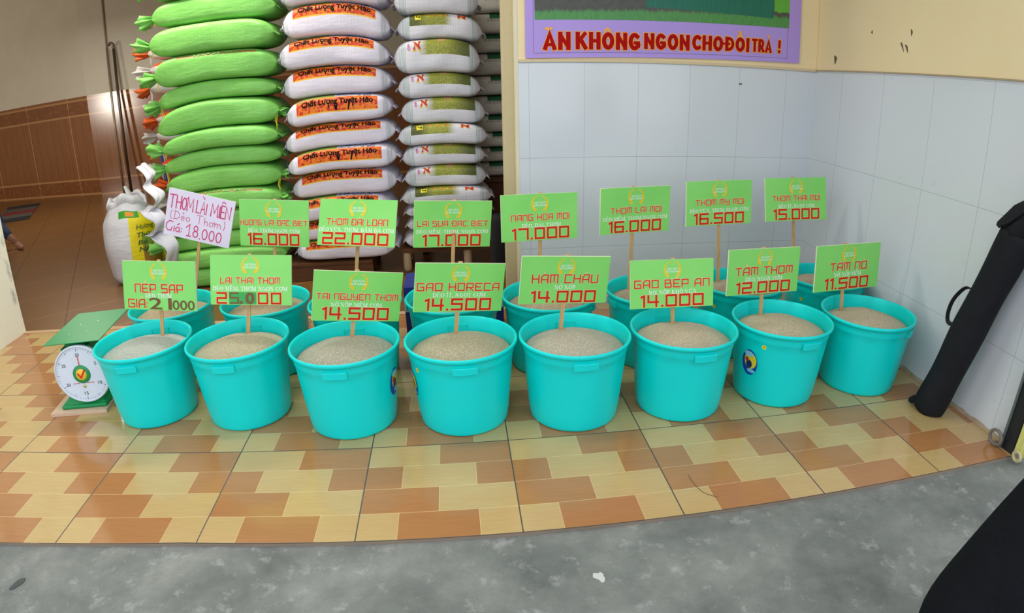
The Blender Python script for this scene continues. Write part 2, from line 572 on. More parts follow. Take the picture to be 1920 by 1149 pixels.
def floor_mat():
    t = NT('wood_look_tiles', 0.17, 0.8)
    P = t.coord()
    x, y, z = t.xyz(P)
    u = t.math('DIVIDE', x, 0.6)
    ee = t.math('MULTIPLY', t.math('MAXIMUM', t.math('SUBTRACT', 0.55, x), 0.0), -0.055)
    y = t.math('SUBTRACT', y, t.math('MULTIPLY', ee, t.math('MAXIMUM', t.math('SUBTRACT', 1.0, t.math('DIVIDE', y, 0.6)), 0.0)))
    v = t.math('DIVIDE', t.math('ADD', y, 0.0004), 0.6)
    fv = t.math('FRACT', t.math('ADD', v, 20.0))
    k = t.math('FLOOR', t.math('MULTIPLY', fv, 4.0))
    uu = t.math('FRACT', t.math('ADD', t.math('ADD', u, 20.25), t.math('MULTIPLY', k, 0.25)))
    light = t.math('LESS_THAN', uu, 0.5)
    g = t.noise(t.scale(P, (2.5, 38, 1)), 3.0, 5, 0.65, 0.4)
    g2 = t.noise(t.scale(P, (1.2, 4, 1)), 2.0, 2)
    lc = t.mix(g, lin((176, 152, 100)), lin((204, 180, 125)))
    dc = t.mix(g, lin((150, 102, 62)), lin((178, 128, 82)))
    c = t.mix(light, dc, lc)
    c = t.mix(t.math('MULTIPLY', g2, 0.35), c, lin((196, 128, 70)))
    # pale hairlines between the printed planks, dark joints between tiles
    fk = t.math('ABSOLUTE', t.math('SUBTRACT', t.math('FRACT', t.math('MULTIPLY', fv, 4.0)), 0.5))
    f2 = t.math('ABSOLUTE', t.math('SUBTRACT', t.math('FRACT', t.math('MULTIPLY', uu, 2.0)), 0.5))
    pale = t.math('MAXIMUM', t.math('GREATER_THAN', fk, 0.492), t.math('GREATER_THAN', f2, 0.4965))
    c = t.mix(t.math('MULTIPLY', pale, 0.55), c, lin((238, 210, 160)))
    fu = t.math('ABSOLUTE', t.math('SUBTRACT', t.math('FRACT', t.math('ADD', u, 20.0)), 0.5))
    fy = t.math('ABSOLUTE', t.math('SUBTRACT', fv, 0.5))
    grout = t.math('MAXIMUM', t.math('GREATER_THAN', fu, 0.4956), t.math('GREATER_THAN', fy, 0.4958))
    c = t.mix(grout, c, lin((70, 62, 54)))
    t.color(c)
    t.put(t.b.inputs['Roughness'], t.math('ADD', t.math('MULTIPLY', grout, 0.5), t.math('ADD', 0.08, t.math('MULTIPLY', g2, 0.08))))
    return t.m


def slab(name, x0, x1, y0, y1, z0, z1, m, **k):
    b = MB().box(x0, x1, y0, y1, z0, z1)
    return struct(name, b.v, b.f, m)


_fe = [(-1.78, -.128), (-.6, -.063), (.55, 0.0), (4.16, 0.0)]
_top = _fe + [(4.16, 2.2), (-1.78, 2.2)]
_nn = len(_top)
struct('floor', [(x, y, 0) for x, y in _top] + [(x, y, -.12) for x, y in _top], [tuple(range(_nn)), tuple(range(2 * _nn - 1, _nn - 1, -1))] +
       [(k, _nn + k, _nn + (k + 1) % _nn, (k + 1) % _nn) for k in range(_nn)], floor_mat())


def edge_y(x):
    for (a, p), (b, q) in zip(_fe, _fe[1:]):
        if a <= x <= b:
            return p + (q - p) * (x - a) / (b - a)
    return 0.0


def shop_floor_mat():
    t = NT('brown_tiles', 0.3, 0.4)
    P = t.coord()
    rot = t.scale(P, (1, 1, 1), (0, 0, math.radians(-30)))
    x, y, z = t.xyz(rot)
    g = t.noise(t.scale(rot, (3, 20, 1)), 2.0, 4, 0.6)
    c = t.mix(g, lin((104, 70, 36)), lin((130, 90, 48)))
    fu = t.math('ABSOLUTE', t.math('SUBTRACT', t.math('FRACT', t.math('ADD', t.math('DIVIDE', x, 0.66), 20.12)), 0.5))
    fv = t.math('ABSOLUTE', t.math('SUBTRACT', t.math('FRACT', t.math('ADD', t.math('DIVIDE', y, 0.66), 20.3)), 0.5))
    c = t.mix(t.math('GREATER_THAN', fu, 0.494), c, lin((60, 42, 28)))
    c = t.mix(t.math('MULTIPLY', t.math('GREATER_THAN', fv, 0.494), 0.6), c, lin((196, 150, 100)))
    stain = t.step(t.noise(P, 1.1, 3), 0.62, 0.72)
    c = t.mix(t.math('MULTIPLY', stain, 0.4), c, lin((104, 62, 30)))
    t.color(c)
    return t.m


slab('floor_shop', -13.0, 4.2, 2.2, 10.9, -0.12, -0.004, shop_floor_mat())


def concrete_mat():
    t = NT('worn_concrete', 0.75, 0.25)
    P = t.coord()
    n1 = t.noise(P, 2.6, 8, 0.7)
    n2 = t.noise(P, 12, 8, 0.7)
    n3 = t.noise(t.scale(P, (1, 3, 1)), 2.6, 5, 0.6, 0.6)
    n4 = t.noise(P, 130, 2, 0.6)
    c = t.ramp(n1, [(0.3, lin((92, 95, 91))), (0.5, lin((119, 121, 116))), (0.72, lin((146, 146, 140)))])
    c = t.mix(t.math('MULTIPLY', t.step(n2, 0.56, 0.72), 0.45), c, lin((196, 196, 192)))
    c = t.mix(t.math('MULTIPLY', t.step(n3, 0.55, 0.72), 0.3), c, lin((88, 90, 90)))
    c = t.mix(t.math('MULTIPLY', t.step(n4, 0.62, 0.7), 0.25), c, lin((84, 82, 78)))
    t.color(c)
    t.bump(t.math('ADD', n2, t.math('MULTIPLY', n4, 0.4)), 0.35, 0.006)
    return t.m


# pavement with a slightly ragged tile edge
slab('floor_pavement', -14.0, 18.0, -16.0, 0.0, -0.2, -0.014, concrete_mat())
_b = MB()
random.seed(3)
_pv = []
for k in range(60):
    xx = -1.78 + (4.16 + 1.78) * k / 59
    _pv.append((xx, edge_y(xx) - 0.0005 - 0.003 * random.random(), -0.0145))
_v = [p for p in _pv] + [(p[0], edge_y(p[0]), -0.002) for p in _pv]
struct('trim_floor_edge', _v, [(k, k + 1, 60 + k + 1, 60 + k) for k in range(59)], flat('mortar', (128, 112, 96), 0.9))
o = MB().tube(catmull([(2.497, 0.234, 0.001), (2.5, 0.179, 0.001), (2.517, 0.116, 0.001), (2.561, 0.074, 0.001)], 6), .0012, 6).obj('thread', flat('thread_dark', (96, 70, 40), .7), None, True, origin=(2.497, 0.234, 0.001))
tag(o, 'thin dark curved thread lying on the tiles near the concrete edge', 'thread')
# marks on the pavement
for q, (nm, cx, cy, rx, ry, c, a) in enumerate((
        ('fallen_leaf', -0.05, -0.246, .015, .036, (70, 76, 74), -.45), ('paint_fleck', 2.024, -0.24, .016, .024, (196, 196, 190), .6))):
    vs, fs = [], []
    for j in range(14):
        an = 2 * PI * j / 14
        r = 1 + (.22 if q else .06) * math.sin(3 * an + q) + (.15 if q else .05) * math.sin(5 * an)
        px_, py_ = rx * r * math.cos(an), ry * r * math.sin(an)
        vs.append((cx + px_ * math.cos(a) - py_ * math.sin(a), cy + px_ * math.sin(a) + py_ * math.cos(a), -0.011))
    vs += [(v[0], v[1], -0.0138) for v in vs]
    fs = [tuple(range(14))] + [(j, 14 + j, 14 + (j + 1) % 14, (j + 1) % 14) for j in range(14)]
    o = mesh_obj(nm, vs, fs, flat(nm, c, 0.8))
    if q == 0:
        tag(o, 'dark dry leaf lying on the grey concrete at lower left', 'leaf')
    else:
        tag(o, 'small white fleck of paint stuck to the grey concrete', 'paint fleck')

# ---------------------------------------------------------------- setting: walls


def wall_tile_mat(name, ax, off, sp):
    t = NT(name, 0.1, 0.5)
    P = t.coord()
    xyz = t.xyz(P)
    a = t.math('FRACT', t.math('ADD', t.math('DIVIDE', t.math('SUBTRACT', xyz[ax], off), sp), 20.5))
    b = t.math('FRACT', t.math('ADD', t.math('DIVIDE', t.math('SUBTRACT', xyz[2], 0.41), 0.6), 20.5))
    la = t.math('LESS_THAN', t.math('ABSOLUTE', t.math('SUBTRACT', a, 0.5)), 0.0035)
    lb = t.math('LESS_THAN', t.math('ABSOLUTE', t.math('SUBTRACT', b, 0.5)), 0.0025)
    n = t.noise(P, 1.3, 3)
    c = t.mix(n, lin((206, 213, 220)), lin((221, 224, 229)))
    sm = t.step(t.noise(t.scale(P, (1, 1, 2.2)), 6, 4, 0.6), 0.66, 0.8)
    c = t.mix(t.math('MULTIPLY', sm, 0.18), c, lin((150, 150, 146)))
    c = t.mix(t.math('MULTIPLY', t.math('MAXIMUM', la, lb), 0.6), c, lin((140, 146, 148)))
    t.color(c)
    t.put(t.b.inputs['Roughness'], t.math('ADD', 0.07, t.math('MULTIPLY', n, 0.12)))
    return t.m


def plaster_mat(name, c1, c2, dirt=0.0, dc=(150, 150, 150)):
    t = NT(name, 0.85, 0.2)
    P = t.coord()
    n = t.noise(P, 2.2, 5, 0.6)
    c = t.mix(n, lin(c1), lin(c2))
    if dirt:
        c = t.mix(t.math('MULTIPLY', t.step(t.noise(t.scale(P, (1, 1, .7)), 4.5, 4), 0.56, 0.66), dirt), c, lin(dc))
    t.color(c)
    t.bump(t.noise(P, 60, 3), 0.12, 0.004)
    return t.m


cream = plaster_mat('cream_plaster', (236, 214, 168), (246, 226, 184))
tile_b = wall_tile_mat('white_wall_tiles_back', 0, 2.456, 0.352)
tile_r = wall_tile_mat('white_wall_tiles_right', 1, 0.615, 0.425)
TZ = 1.625
slab('wall_back', 2.04, WX + .15, BY, BY + .14, -0.1, TZ, tile_b)
slab('wall_back_upper', 2.04, WX + .15, BY + .004, BY + .14, TZ, 3.3, cream)
slab('wall_right', WX, WX + .15, 0.03, BY, -0.1, TZ, tile_r)
slab('wall_right_upper', WX + .004, WX + .15, 0.03, BY, TZ, 3.3, cream)
# cement ledge on the back tiles, painted shadow line on the right ones, and the dirty seam along the foot of the right wall
slab('trim_1', 2.04, WX, BY - .008, BY + .003, TZ - .012, TZ + .006, flat('ledge', (214, 194, 158), 0.8))
slab('trim_2', WX - .008, WX + .003, 0.03, BY - .009, TZ - .005, TZ + .003, flat('ledge_shadow', (176, 156, 124), 0.8))  # stands for the thin shadow above the tiles, shade put in its colour
_b = MB()
random.seed(9)
_n = 70
for k in range(_n):
    y = 0.06 + (BY - .02 - 0.06) * k / (_n - 1)
    w = .006 + .007 * random.random()
    _b.v += [(WX - w, y, 0.0006), (WX - w * .6, y, .008 + .006 * random.random()), (WX - .0005, y, .014 + .012 * random.random())]
for k in range(_n - 1):
    for j in range(2):
        _b.f.append((3 * k + j, 3 * k + 3 + j, 3 * k + 4 + j, 3 * k + 1 + j))
struct('baseboard_right', _b.v, _b.f, plaster_mat('dirty_mortar', (150, 128, 104), (196, 178, 152), .6, (70, 60, 50)))
# chips in the paint of the right wall
for nm_y, nm_z, w, h, a in ((1.617, 1.863, .014, .02, .2), (1.258, 1.851, .014, .034, .1), (1.33, 1.775, .012, .06, .5), (1.29, 1.765, .014, .05, .5), (1.99, 1.70, .03, .055, .1)):
    vs = []
    for j in range(10):
        an = 2 * PI * j / 10
        r = .5 * (1 + .3 * math.sin(3 * an + nm_y * 9))
        yy, zz = w * r * math.cos(an), h * r * math.sin(an)
        vs.append((WX + .0022, nm_y + yy * math.cos(a) + zz * math.sin(a), nm_z - yy * math.sin(a) + zz * math.cos(a)))
    vs += [(WX + .006, v[1], v[2]) for v in vs]
    o = mesh_obj('wall_chip', vs, [tuple(range(10))] + [(j, 10 + j, 10 + (j + 1) % 10, (j + 1) % 10) for j in range(10)], flat('chip', (104, 92, 70), 0.9))
    o['kind'] = 'structure'
for cx, cz in ((3.52, 1.50),):
    o = mesh_obj('wall_chip', [(cx - .012, BY - .002, cz - .004), (cx + .012, BY - .002, cz - .004), (cx + .01, BY - .002, cz + .006), (cx - .01, BY - .002, cz + .006),
                               (cx - .012, BY + .002, cz - .004), (cx + .012, BY + .002, cz - .004), (cx + .01, BY + .002, cz + .006), (cx - .01, BY + .002, cz + .006)],
                 [(0, 1, 2, 3), (0, 4, 5, 1), (1, 5, 6, 2), (2, 6, 7, 3), (3, 7, 4, 0)], flat('chip', (104, 92, 70)))
    o['kind'] = 'structure'
# left side wall whose bare end shows at the edge of the photograph
_lw = plaster_mat('limewash', (246, 244, 226), (252, 250, 238), .85, (150, 152, 156))
struct('wall_left', [(-1.95, 0, -.1), (-1.735, 0, -.1), (-1.738, 2.23, -.1), (-1.95, 2.23, -.1), (-1.95, 0, 3.3), (-1.60, 0, 3.3), (-1.60, 2.23, 3.3), (-1.95, 2.23, 3.3)],
       [(3, 2, 1, 0), (4, 5, 6, 7), (0, 1, 5, 4), (1, 2, 6, 5), (2, 3, 7, 6), (3, 0, 4, 7)], _lw)
# door frame strips at the left end of the tiled wall
_b = MB().box(1.945, 2.035, BY + .06, BY + .16, 0, 3.3, 0, None, .006)
struct('trim_3', _b.v, _b.f, flat('door_frame_paint', (196, 180, 140), 0.6))
_b = MB().box(2.018, 2.0395, BY + .001, BY + .06, 0, 3.3)
struct('trim_4', _b.v, _b.f, flat('frame_paint_pale', (222, 214, 188), 0.6))
slab('trim_threshold', -1.735, 1.94, 2.185, 2.235, -.02, .006, plaster_mat('threshold', (176, 140, 104), (206, 176, 140), .7, (120, 90, 64)))


# back room: tiled dado under a painted wall
def dado_mat():
    t = NT('brown_dado_tiles', 0.2, 0.7)
    P = t.coord()
    x, y, z = t.xyz(P)
    s = t.math('SUBTRACT', x, t.math('MULTIPLY', y, 0.2))
    g = t.noise(t.scale(P, (14, 14, 1.2)), 2.0, 4, 0.6)
    c = t.mix(g, lin((124, 76, 42)), lin((156, 102, 62)))
    fl = t.math('ABSOLUTE', t.math('SUBTRACT', t.math('FRACT', t.math('ADD', t.math('DIVIDE', s, 0.22), 40.0)), 0.5))
    flute = t.math('MULTIPLY', t.math('GREATER_THAN', fl, 0.47), t.band(z, 0.34, 1.5))
    c = t.mix(t.math('MULTIPLY', flute, 0.55), c, lin((96, 52, 24)))
    jo = t.math('ABSOLUTE', t.math('SUBTRACT', t.math('FRACT', t.math('ADD', t.math('DIVIDE', s, 1.25), 40.06)), 0.5))
    c = t.mix(t.math('GREATER_THAN', jo, 0.494), c, lin((206, 160, 116)))
    for a in (0.30, 0.02, 1.52, 1.80):
        c = t.mix(t.math('MULTIPLY', t.band(z, a, a + .035), 0.7), c, lin((196, 150, 100)))
    fr = t.math('MAXIMUM', t.band(z, 0.06, .30), t.band(z, 1.56, 1.80))
    orn = t.n('ShaderNodeTexVoronoi')
    t.put(orn.inputs['Vector'], t.scale(P, (1, 1, 1.4)))
    orn.inputs['Scale'].default_value = 9.0
    c = t.mix(t.math('MULTIPLY', fr, t.math('MULTIPLY', t.step(orn.outputs['Distance'], .25, .45), .5)), c, lin((118, 62, 34)))
    t.color(c)
    return t.m


dado = dado_mat()
shop_wall = plaster_mat('shop_wall_paint', (206, 200, 182), (222, 216, 200))


def wall_seg(nm, a, b, z0, z1, th, m):
    d = Vector((b[0] - a[0], b[1] - a[1], 0)).normalized()
    nrm = Vector((-d.y, d.x, 0)) * th
    vs = []
    for z in (z0, z1):
        for p in (a, b):
            vs.append((p[0], p[1], z))
        for p in (b, a):
            vs.append((p[0] + nrm.x, p[1] + nrm.y, z))
    return struct(nm, vs, [(0, 1, 5, 4), (1, 2, 6, 5), (2, 3, 7, 6), (3, 0, 4, 7), (4, 5, 6, 7), (3, 2, 1, 0)], m)


WA, WB, WC, WD = (-13.0, 11.2), (-5.12, 9.22), (-5.10, 9.12), (4.2, 8.6)
wall_seg('wall_shop_left_dado', WA, WB, -.05, 1.88, .2, dado)
wall_seg('wall_shop_left', (WA[0], WA[1] + .012), (WB[0], WB[1] + .012), 1.88, 4.6, .2, shop_wall)
wall_seg('wall_shop_back_dado', WC, WD, -.05, 1.88, .2, dado)
wall_seg('wall_shop_back', (WC[0], WC[1] + .012), (WD[0], WD[1] + .012), 1.88, 4.6, .2, shop_wall)
wall_seg('trim_5', (-4.55, 9.07), (-4.525, 9.068), 1.885, 4.5, .03, flat('pipe_grey', (150, 134, 112)))
slab('wall_shop_right', 4.2, 4.35, 2.36, 9.0, -.1, 4.5, shop_wall)
slab('wall_shop_far_left', -13.2, -13.0, 2.2, 11.4, -.1, 4.5, shop_wall)
slab('wall_shop_front', -13.2, -1.95, 2.06, 2.22, -.1, 3.4, shop_wall)
_cp = plaster_mat('ceiling_paint', (226, 222, 212), (236, 232, 222))
slab('ceiling', -13.2, 4.35, -0.55, 4.6, 3.3, 3.42, _cp)
slab('ceiling_back_room', -13.2, 4.35, 4.6, 11.5, 4.5, 4.62, _cp)
slab('wall_bulkhead', -13.2, 4.35, 4.55, 4.6, 3.42, 4.5, shop_wall)

# ---------------------------------------------------------------- buckets
teal = flat('teal_plastic', (0, 214, 209), 0.38, 0.3, var=0.02, scale=3)
BR, BH, BB = .2554, .4017, .205


def r_out(z):
    return BB + (.238 - BB) * z / .375


def bucket_mesh():
    b = MB()
    prof = [(0.001, .012), (.19, .012), (.198, .001), (.203, .006), (.2055, .018)]
    for k in range(1, 9):
        z = .018 + (.335 - .018) * k / 8
        prof.append((r_out(z), z))
    prof += [(.2385, .340), (.2395, .352), (.2400, .366), (.2425, .3755), (.2485, .381), (.2530, .384), (BR, .390), (BR - .0008, .397),
             (BR - .005, BH), (.2475, .4012), (.2430, .397), (.2400, .388), (.2365, .366)]
    for k in range(1, 7):
        z = .36 - (.36 - .02) * k / 6
        prof.append((r_out(z) - .004, z))
    prof += [(.001, .018)]
    b.lathe(prof, 72)
    # faint vertical panel lines round the wall
    vs = []
    for v in b.v:
        an = math.atan2(v[1], v[0])
        r = math.hypot(v[0], v[1])
        q = (an / (2 * PI) * 12) % 1
        d = .0016 if (.2 < r < .2385 and .03 < v[2] < .338 and q < .5) else 0
        vs.append((v[0] * (1 + d / max(r, .01)), v[1] * (1 + d / max(r, .01)), v[2]))
    b.v = vs
    return b


def handle_mesh(sgn):
    """ledge handle under the rim: open-bottomed lug following the wall"""
    b = MB()
    N = 10
    vs = []
    for k in range(N + 1):
        a = math.radians(-12.5 + 25 * k / N)
        for r, z in ((.232, .362), (.2475, .362), (.2495, .359), (.2485, .330), (.2465, .328), (.2450, .3285), (.2440, .353), (.232, .353)):
            vs.append((r * math.sin(a) * sgn, -r * math.cos(a) * sgn, z))
    fs = []
    for k in range(N):
        for j in range(8):
            fs.append((k * 8 + j, (k + 1) * 8 + j, (k + 1) * 8 + (j + 1) % 8, k * 8 + (j + 1) % 8))
    fs += [tuple(range(7, -1, -1)), tuple(N * 8 + j for j in range(8))]
    b.add(vs, fs)
    for e in (0, N):                                        # end cheeks back to the wall
        a = math.radians(-12.5 + 25 * e / N)
        s2 = 1 if e else -1
        c, s = math.cos(a), math.sin(a)
        q = []
        for da in (0, -s2 * .012):
            c2, s3 = math.cos(a + da), math.sin(a + da)
            for r, z in ((.230, .361), (.2478, .361), (.2478, .330), (.230, .330)):
                q.append((r * s3 * sgn, -r * c2 * sgn, z))
        b.add(q, [(0, 1, 2, 3), (7, 6, 5, 4), (0, 4, 5, 1), (1, 5, 6, 2), (2, 6, 7, 3), (3, 7, 4, 0)])
    return b


NAMES = {
    's1': 'NẾP SÁP', 's2': 'LÀI THÁI THƠM', 's3': 'TÀI NGUYÊN THƠM', 's4': 'GẠO HORECA', 's5': 'HÀM CHÂU', 's6': 'GẠO BẾP AN', 's7': 'TẤM THƠM', 's8': 'TẤM NỞ',
    't1': 'THƠM LÀI MIÊN', 't2': 'HƯƠNG LÀI ĐẶC BIỆT', 't3': 'THƠM ĐÀI LOAN', 't4': 'LÀI SỮA ĐẶC BIỆT', 't5': 'NÀNG HOA MỚI', 't6': 'THƠM LÀI MỚI', 't7': 'THƠM MỸ MỚI', 't8': 'THƠM THÁI MỚI'}
BUCKETS = {   # x, y, handle turn (degrees), rice colour
    's1': (0.017, 1.013, 4, (204, 208, 196)), 's2': (0.541, 0.977, 1, (208, 194, 156)), 's3': (1.086, 0.869, -2, (196, 188, 164)), 's4': (1.616, 0.85, 3, (204, 190, 154)),
    's5': (2.131, 0.822, 1, (212, 200, 178)), 's6': (2.653, 0.822, 4, (222, 202, 170)), 's7': (3.193, 0.854, 8, (224, 204, 168)), 's8': (3.724, 0.861, 37, (226, 204, 170)),
    't1': (-0.051, 1.523, 20, (204, 180, 140)), 't2': (0.53, 1.502, -10, (204, 180, 140)), 't3': (1.057, 1.404, 40, (200, 184, 150)), 't4': (1.582, 1.4, 80, (200, 184, 150)),
    't5': (2.097, 1.362, 75, (206, 184, 148)), 't6': (2.666, 1.36, 100, (204, 182, 148)), 't7': (3.219, 1.41, 70, (206, 184, 150)), 't8': (3.825, 1.449, 60, (206, 186, 154))}
ORD = ['first', 'second', 'third', 'fourth', 'fifth', 'sixth', 'seventh', 'eighth', 'ninth', 'tenth', 'eleventh', 'twelfth', 'thirteenth', 'fourteenth']
proto = None
BROOT = {}
for key, (bx, by, hd, rc) in BUCKETS.items():
    row = 'front' if key[0] == 's' else 'back'
    lab = 'turquoise plastic bucket of rice, %s from left in the %s row' % (ORD[int(key[1]) - 1], row)
    grp = 'turquoise rice buckets in the %s row' % row
    if proto is None:
        root = thing('bucket', lab, 'bucket', (0, 0, 0), grp)
        o = bucket_mesh().obj('bucket_body', teal, root, True)
        handle_mesh(1).obj('bucket_handle', teal, root)
        handle_mesh(-1).obj('bucket_handle', teal, root)
        proto = root
    else:
        root = proto.copy()
        COL.objects.link(root)
        for ch in list(proto.children):
            if ch.name.startswith('bucket_'):
                c = ch.copy()
                COL.objects.link(c)
                c.parent = root
        root['label'], root['group'] = lab, grp
    BROOT[key] = (root, bx, by, hd)
for key, (root, bx, by, hd) in BROOT.items():
    root.location = (bx, by, 0)
    root.rotation_euler = (0, 0, math.radians(hd))


def sticker(key, ang, z, kind):
    """label stuck on the bucket wall at a bearing (degrees from facing -y, + to the right)"""
    root, bx, by, hd = BROOT[key]
    a0 = math.radians(ang - hd)

    def on(dx, dz, lift):
        zz = z + dz
        r = r_out(zz) + lift
        a = a0 + dx / r
        return (r * math.sin(a), -r * math.cos(a), zz)

    def disc(cx, cz, rx, rz, lift, shape=None, nr=4, n=28):
        vs, fs = [on(cx, cz, lift)], []
        for i in range(1, nr + 1):
            for j in range(n):
                t = 2 * PI * j / n
                vs.append(on(cx + rx * i / nr * math.cos(t), cz + rz * i / nr * math.sin(t), lift))
        for j in range(n):
            fs.append((0, 1 + j, 1 + (j + 1) % n))
            for i in range(nr - 1):
                a, b = 1 + i * n + j, 1 + i * n + (j + 1) % n
                fs.append((a, a + n, b + n, b))
        return vs, fs

    def put(nm, geo, c, par):
        me = bpy.data.meshes.new(nm)
        me.from_pydata(geo[0], [], geo[1])
        me.materials.append(flat('sticker_%d_%d_%d' % c, c, 0.35, var=0))
        o = bpy.data.objects.new(nm, me)
        COL.objects.link(o)
        o.parent = par
        return o
    if kind == 'dot':
        s = put('round_sticker', disc(0, 0, .011, .011, .0022), (238, 214, 40), root)
        s['label'] = 'small round yellow sticker'
        put('sticker_print', disc(0, 0, .006, .003, .0027), (196, 120, 30), s)
    else:
        s = put('oval_sticker', disc(0, 0, .047, .068, .0022), (24, 60, 168), root)
        s['label'] = 'oval blue and yellow sticker'
        put('sticker_field', disc(.006, .012, .036, .044, .0028), (236, 204, 36), s)
        put('sticker_sky', disc(-.004, .046, .028, .014, .0033), (150, 200, 226), s)
        put('sticker_figure', disc(0, -.008, .018, .022, .0034), (24, 28, 92), s)
        put('sticker_flash', disc(-.014, .014, .012, .012, .0039), (206, 40, 40), s)
        put('sticker_wave', disc(.014, -.042, .024, .010, .0034), (120, 196, 226), s)


for k_, a_, z_ in (('s2', -72, .29), ('s4', -56, .31), ('s7', -48, .32), ('t7', -60, .30), ('t8', -66, .29)):
    sticker(k_, a_, z_, 'dot')
for k_, a_, z_ in (('s3', 76, .215), ('s4', -77, .215), ('s7', -66, .215)):
    sticker(k_, a_, z_, 'oval')

# ---------------------------------------------------------------- rice


def rice_mat(c):
    t = NT('rice_%d_%d_%d' % c, 0.6, 0.35)
    P = t.coord()
    vo = t.n('ShaderNodeTexVoronoi')
    t.put(vo.inputs['Vector'], t.scale(P, (1, 1.5, 1)))
    vo.inputs['Scale'].default_value = 290
    f = t.math('MULTIPLY', vo.outputs['Distance'], 1.0)
    base = tuple(v * .80 for v in lin(c)[:3])
    dk = tuple(v * 0.66 for v in base[:3]) + (1,)
    lt = tuple(min(1, v * 1.18 + .03) for v in base[:3]) + (1,)
    n = t.noise(P, 14, 4, 0.6)
    rnd = t.xyz(vo.outputs['Color'])[0]
    c1 = t.mix(t.step(f, 0.25, 0.75), lt, dk)
    c1 = t.mix(t.math('MULTIPLY', t.math('GREATER_THAN', rnd, .86), .55), c1, lin((240, 236, 222)))
    c1 = t.mix(t.math('MULTIPLY', n, 0.22), c1, dk)
    t.color(c1)
    t.bump(t.math('SUBTRACT', 1.0, f), 0.7, 0.004)
    return t.m


SIGNS = {   # board centre, turn (yaw, pitch, roll), size, foot of the stick, stick offset along the board
    's1': ([0.081, 1.185, 0.616], [0.4, -9.9, 4.8], [0.413, 0.252], [0.042, 1.183, 0.35], 0.000),
    's2': ([0.596, 1.149, 0.627], [1.0, -14.3, 4.0], [0.418, 0.245], [0.546, 1.147, 0.393], -0.005),
    's3': ([1.142, 1.041, 0.549], [18.3, -2.1, 10.7], [0.422, 0.241], [1.097, 1.039, 0.368], -0.008),
    's4': ([1.625, 1.022, 0.573], [14.4, -0.7, 7.5], [0.429, 0.234], [1.596, 1.02, 0.357], -0.003),
    's5': ([2.115, 0.993, 0.594], [7.4, 0.8, 4.8], [0.431, 0.231], [2.097, 0.992, 0.373], 0.003),
    's6': ([2.644, 0.994, 0.552], [-1.3, -11.3, -0.1], [0.424, 0.234], [2.657, 0.992, 0.373], 0.005),
    's7': ([3.153, 1.027, 0.584], [3.5, -4.1, 0.0], [0.422, 0.235], [3.158, 1.024, 0.386], -0.005),
    's8': ([3.671, 1.032, 0.587], [1.9, -3.6, -1.7], [0.424, 0.249], [3.664, 1.031, 0.398], -0.023),
    't1': ([0.139, 1.693, 0.849], [-1.7, -6.3, 15.9], [0.419, 0.272], [0.031, 1.663, 0.35], 0.007),
    't2': ([0.592, 1.674, 0.789], [-2.1, -4.7, 4.7], [0.409, 0.263], [0.542, 1.662, 0.35], 0.005),
    't3': ([1.084, 1.573, 0.785], [-6.8, -22.9, 3.4], [0.435, 0.256], [1.038, 1.554, 0.38], 0.005),
    't4': ([1.603, 1.57, 0.749], [10.0, 1.5, 4.6], [0.424, 0.257], [1.581, 1.56, 0.384], 0.005),
    't5': ([2.072, 1.532, 0.777], [8.7, -4.0, 0.9], [0.429, 0.253], [2.069, 1.522, 0.371], 0.007),
    't6': ([2.606, 1.53, 0.8], [8.9, -1.0, 0.1], [0.423, 0.256], [2.584, 1.52, 0.381], -0.012),
    't7': ([3.128, 1.58, 0.823], [4.6, -4.9, -0.8], [0.428, 0.256], [3.154, 1.57, 0.37], -0.003),
    't8': ([3.66, 1.619, 0.835], [-1.2, -10.3, -1.8], [0.425, 0.259], [3.695, 1.609, 0.387], -0.018)}


def rice_z(key, x, y):
    bx, by = BUCKETS[key][:2]
    sx, sy, _ = SIGNS[key][3]
    sd = ord(key[0]) + int(key[1]) * 7
    r = math.hypot(x, y) / .229
    z = .330 + .052 * max(0, 1 - r ** 2.2)
    z += .008 * noise.noise(Vector((x * 9 + sd, y * 9, sd))) * min(1, max(0, (1 - r) * 4))
    d = math.hypot(x + bx - sx, y + by - sy + .012)
    z -= .016 * math.exp(-(d / .04) ** 2)
    return z


for key, (bx, by, hd, rc) in BUCKETS.items():
    nr, n = 22, 56
    vs, fs = [(bx, by, rice_z(key, 0, 0))], []
    for i in range(1, nr + 1):
        for j in range(n):
            a = 2 * PI * j / n
            r = .2288 * i / nr
            x, y = r * math.cos(a), r * math.sin(a)
            vs.append((bx + x, by + y, rice_z(key, x, y)))
    for j in range(n):
        fs.append((0, 1 + j, 1 + (j + 1) % n))
        for i in range(nr - 1):
            a, b = 1 + i * n + j, 1 + i * n + (j + 1) % n
            fs.append((a, a + n, b + n, b))
    # the grain fills the bucket: sides and bottom of the heap
    b0 = len(vs)
    for j in range(n):
        a = 2 * PI * j / n
        vs.append((bx + .2 * math.cos(a), by + .2 * math.sin(a), .02))
    o1 = 1 + (nr - 1) * n
    for j in range(n):
        fs.append((o1 + j, b0 + j, b0 + (j + 1) % n, o1 + (j + 1) % n))
    fs.append(tuple(b0 + j for j in range(n - 1, -1, -1)))
    o = mesh_obj('rice', vs, fs, rice_mat(rc), None, True, origin=(bx, by, .02))
    tag(o, 'rice grains filling the %s row bucket under the sign %s' % ('front' if key[0] == 's' else 'back', NAMES[key]), 'rice', None, 'stuff')

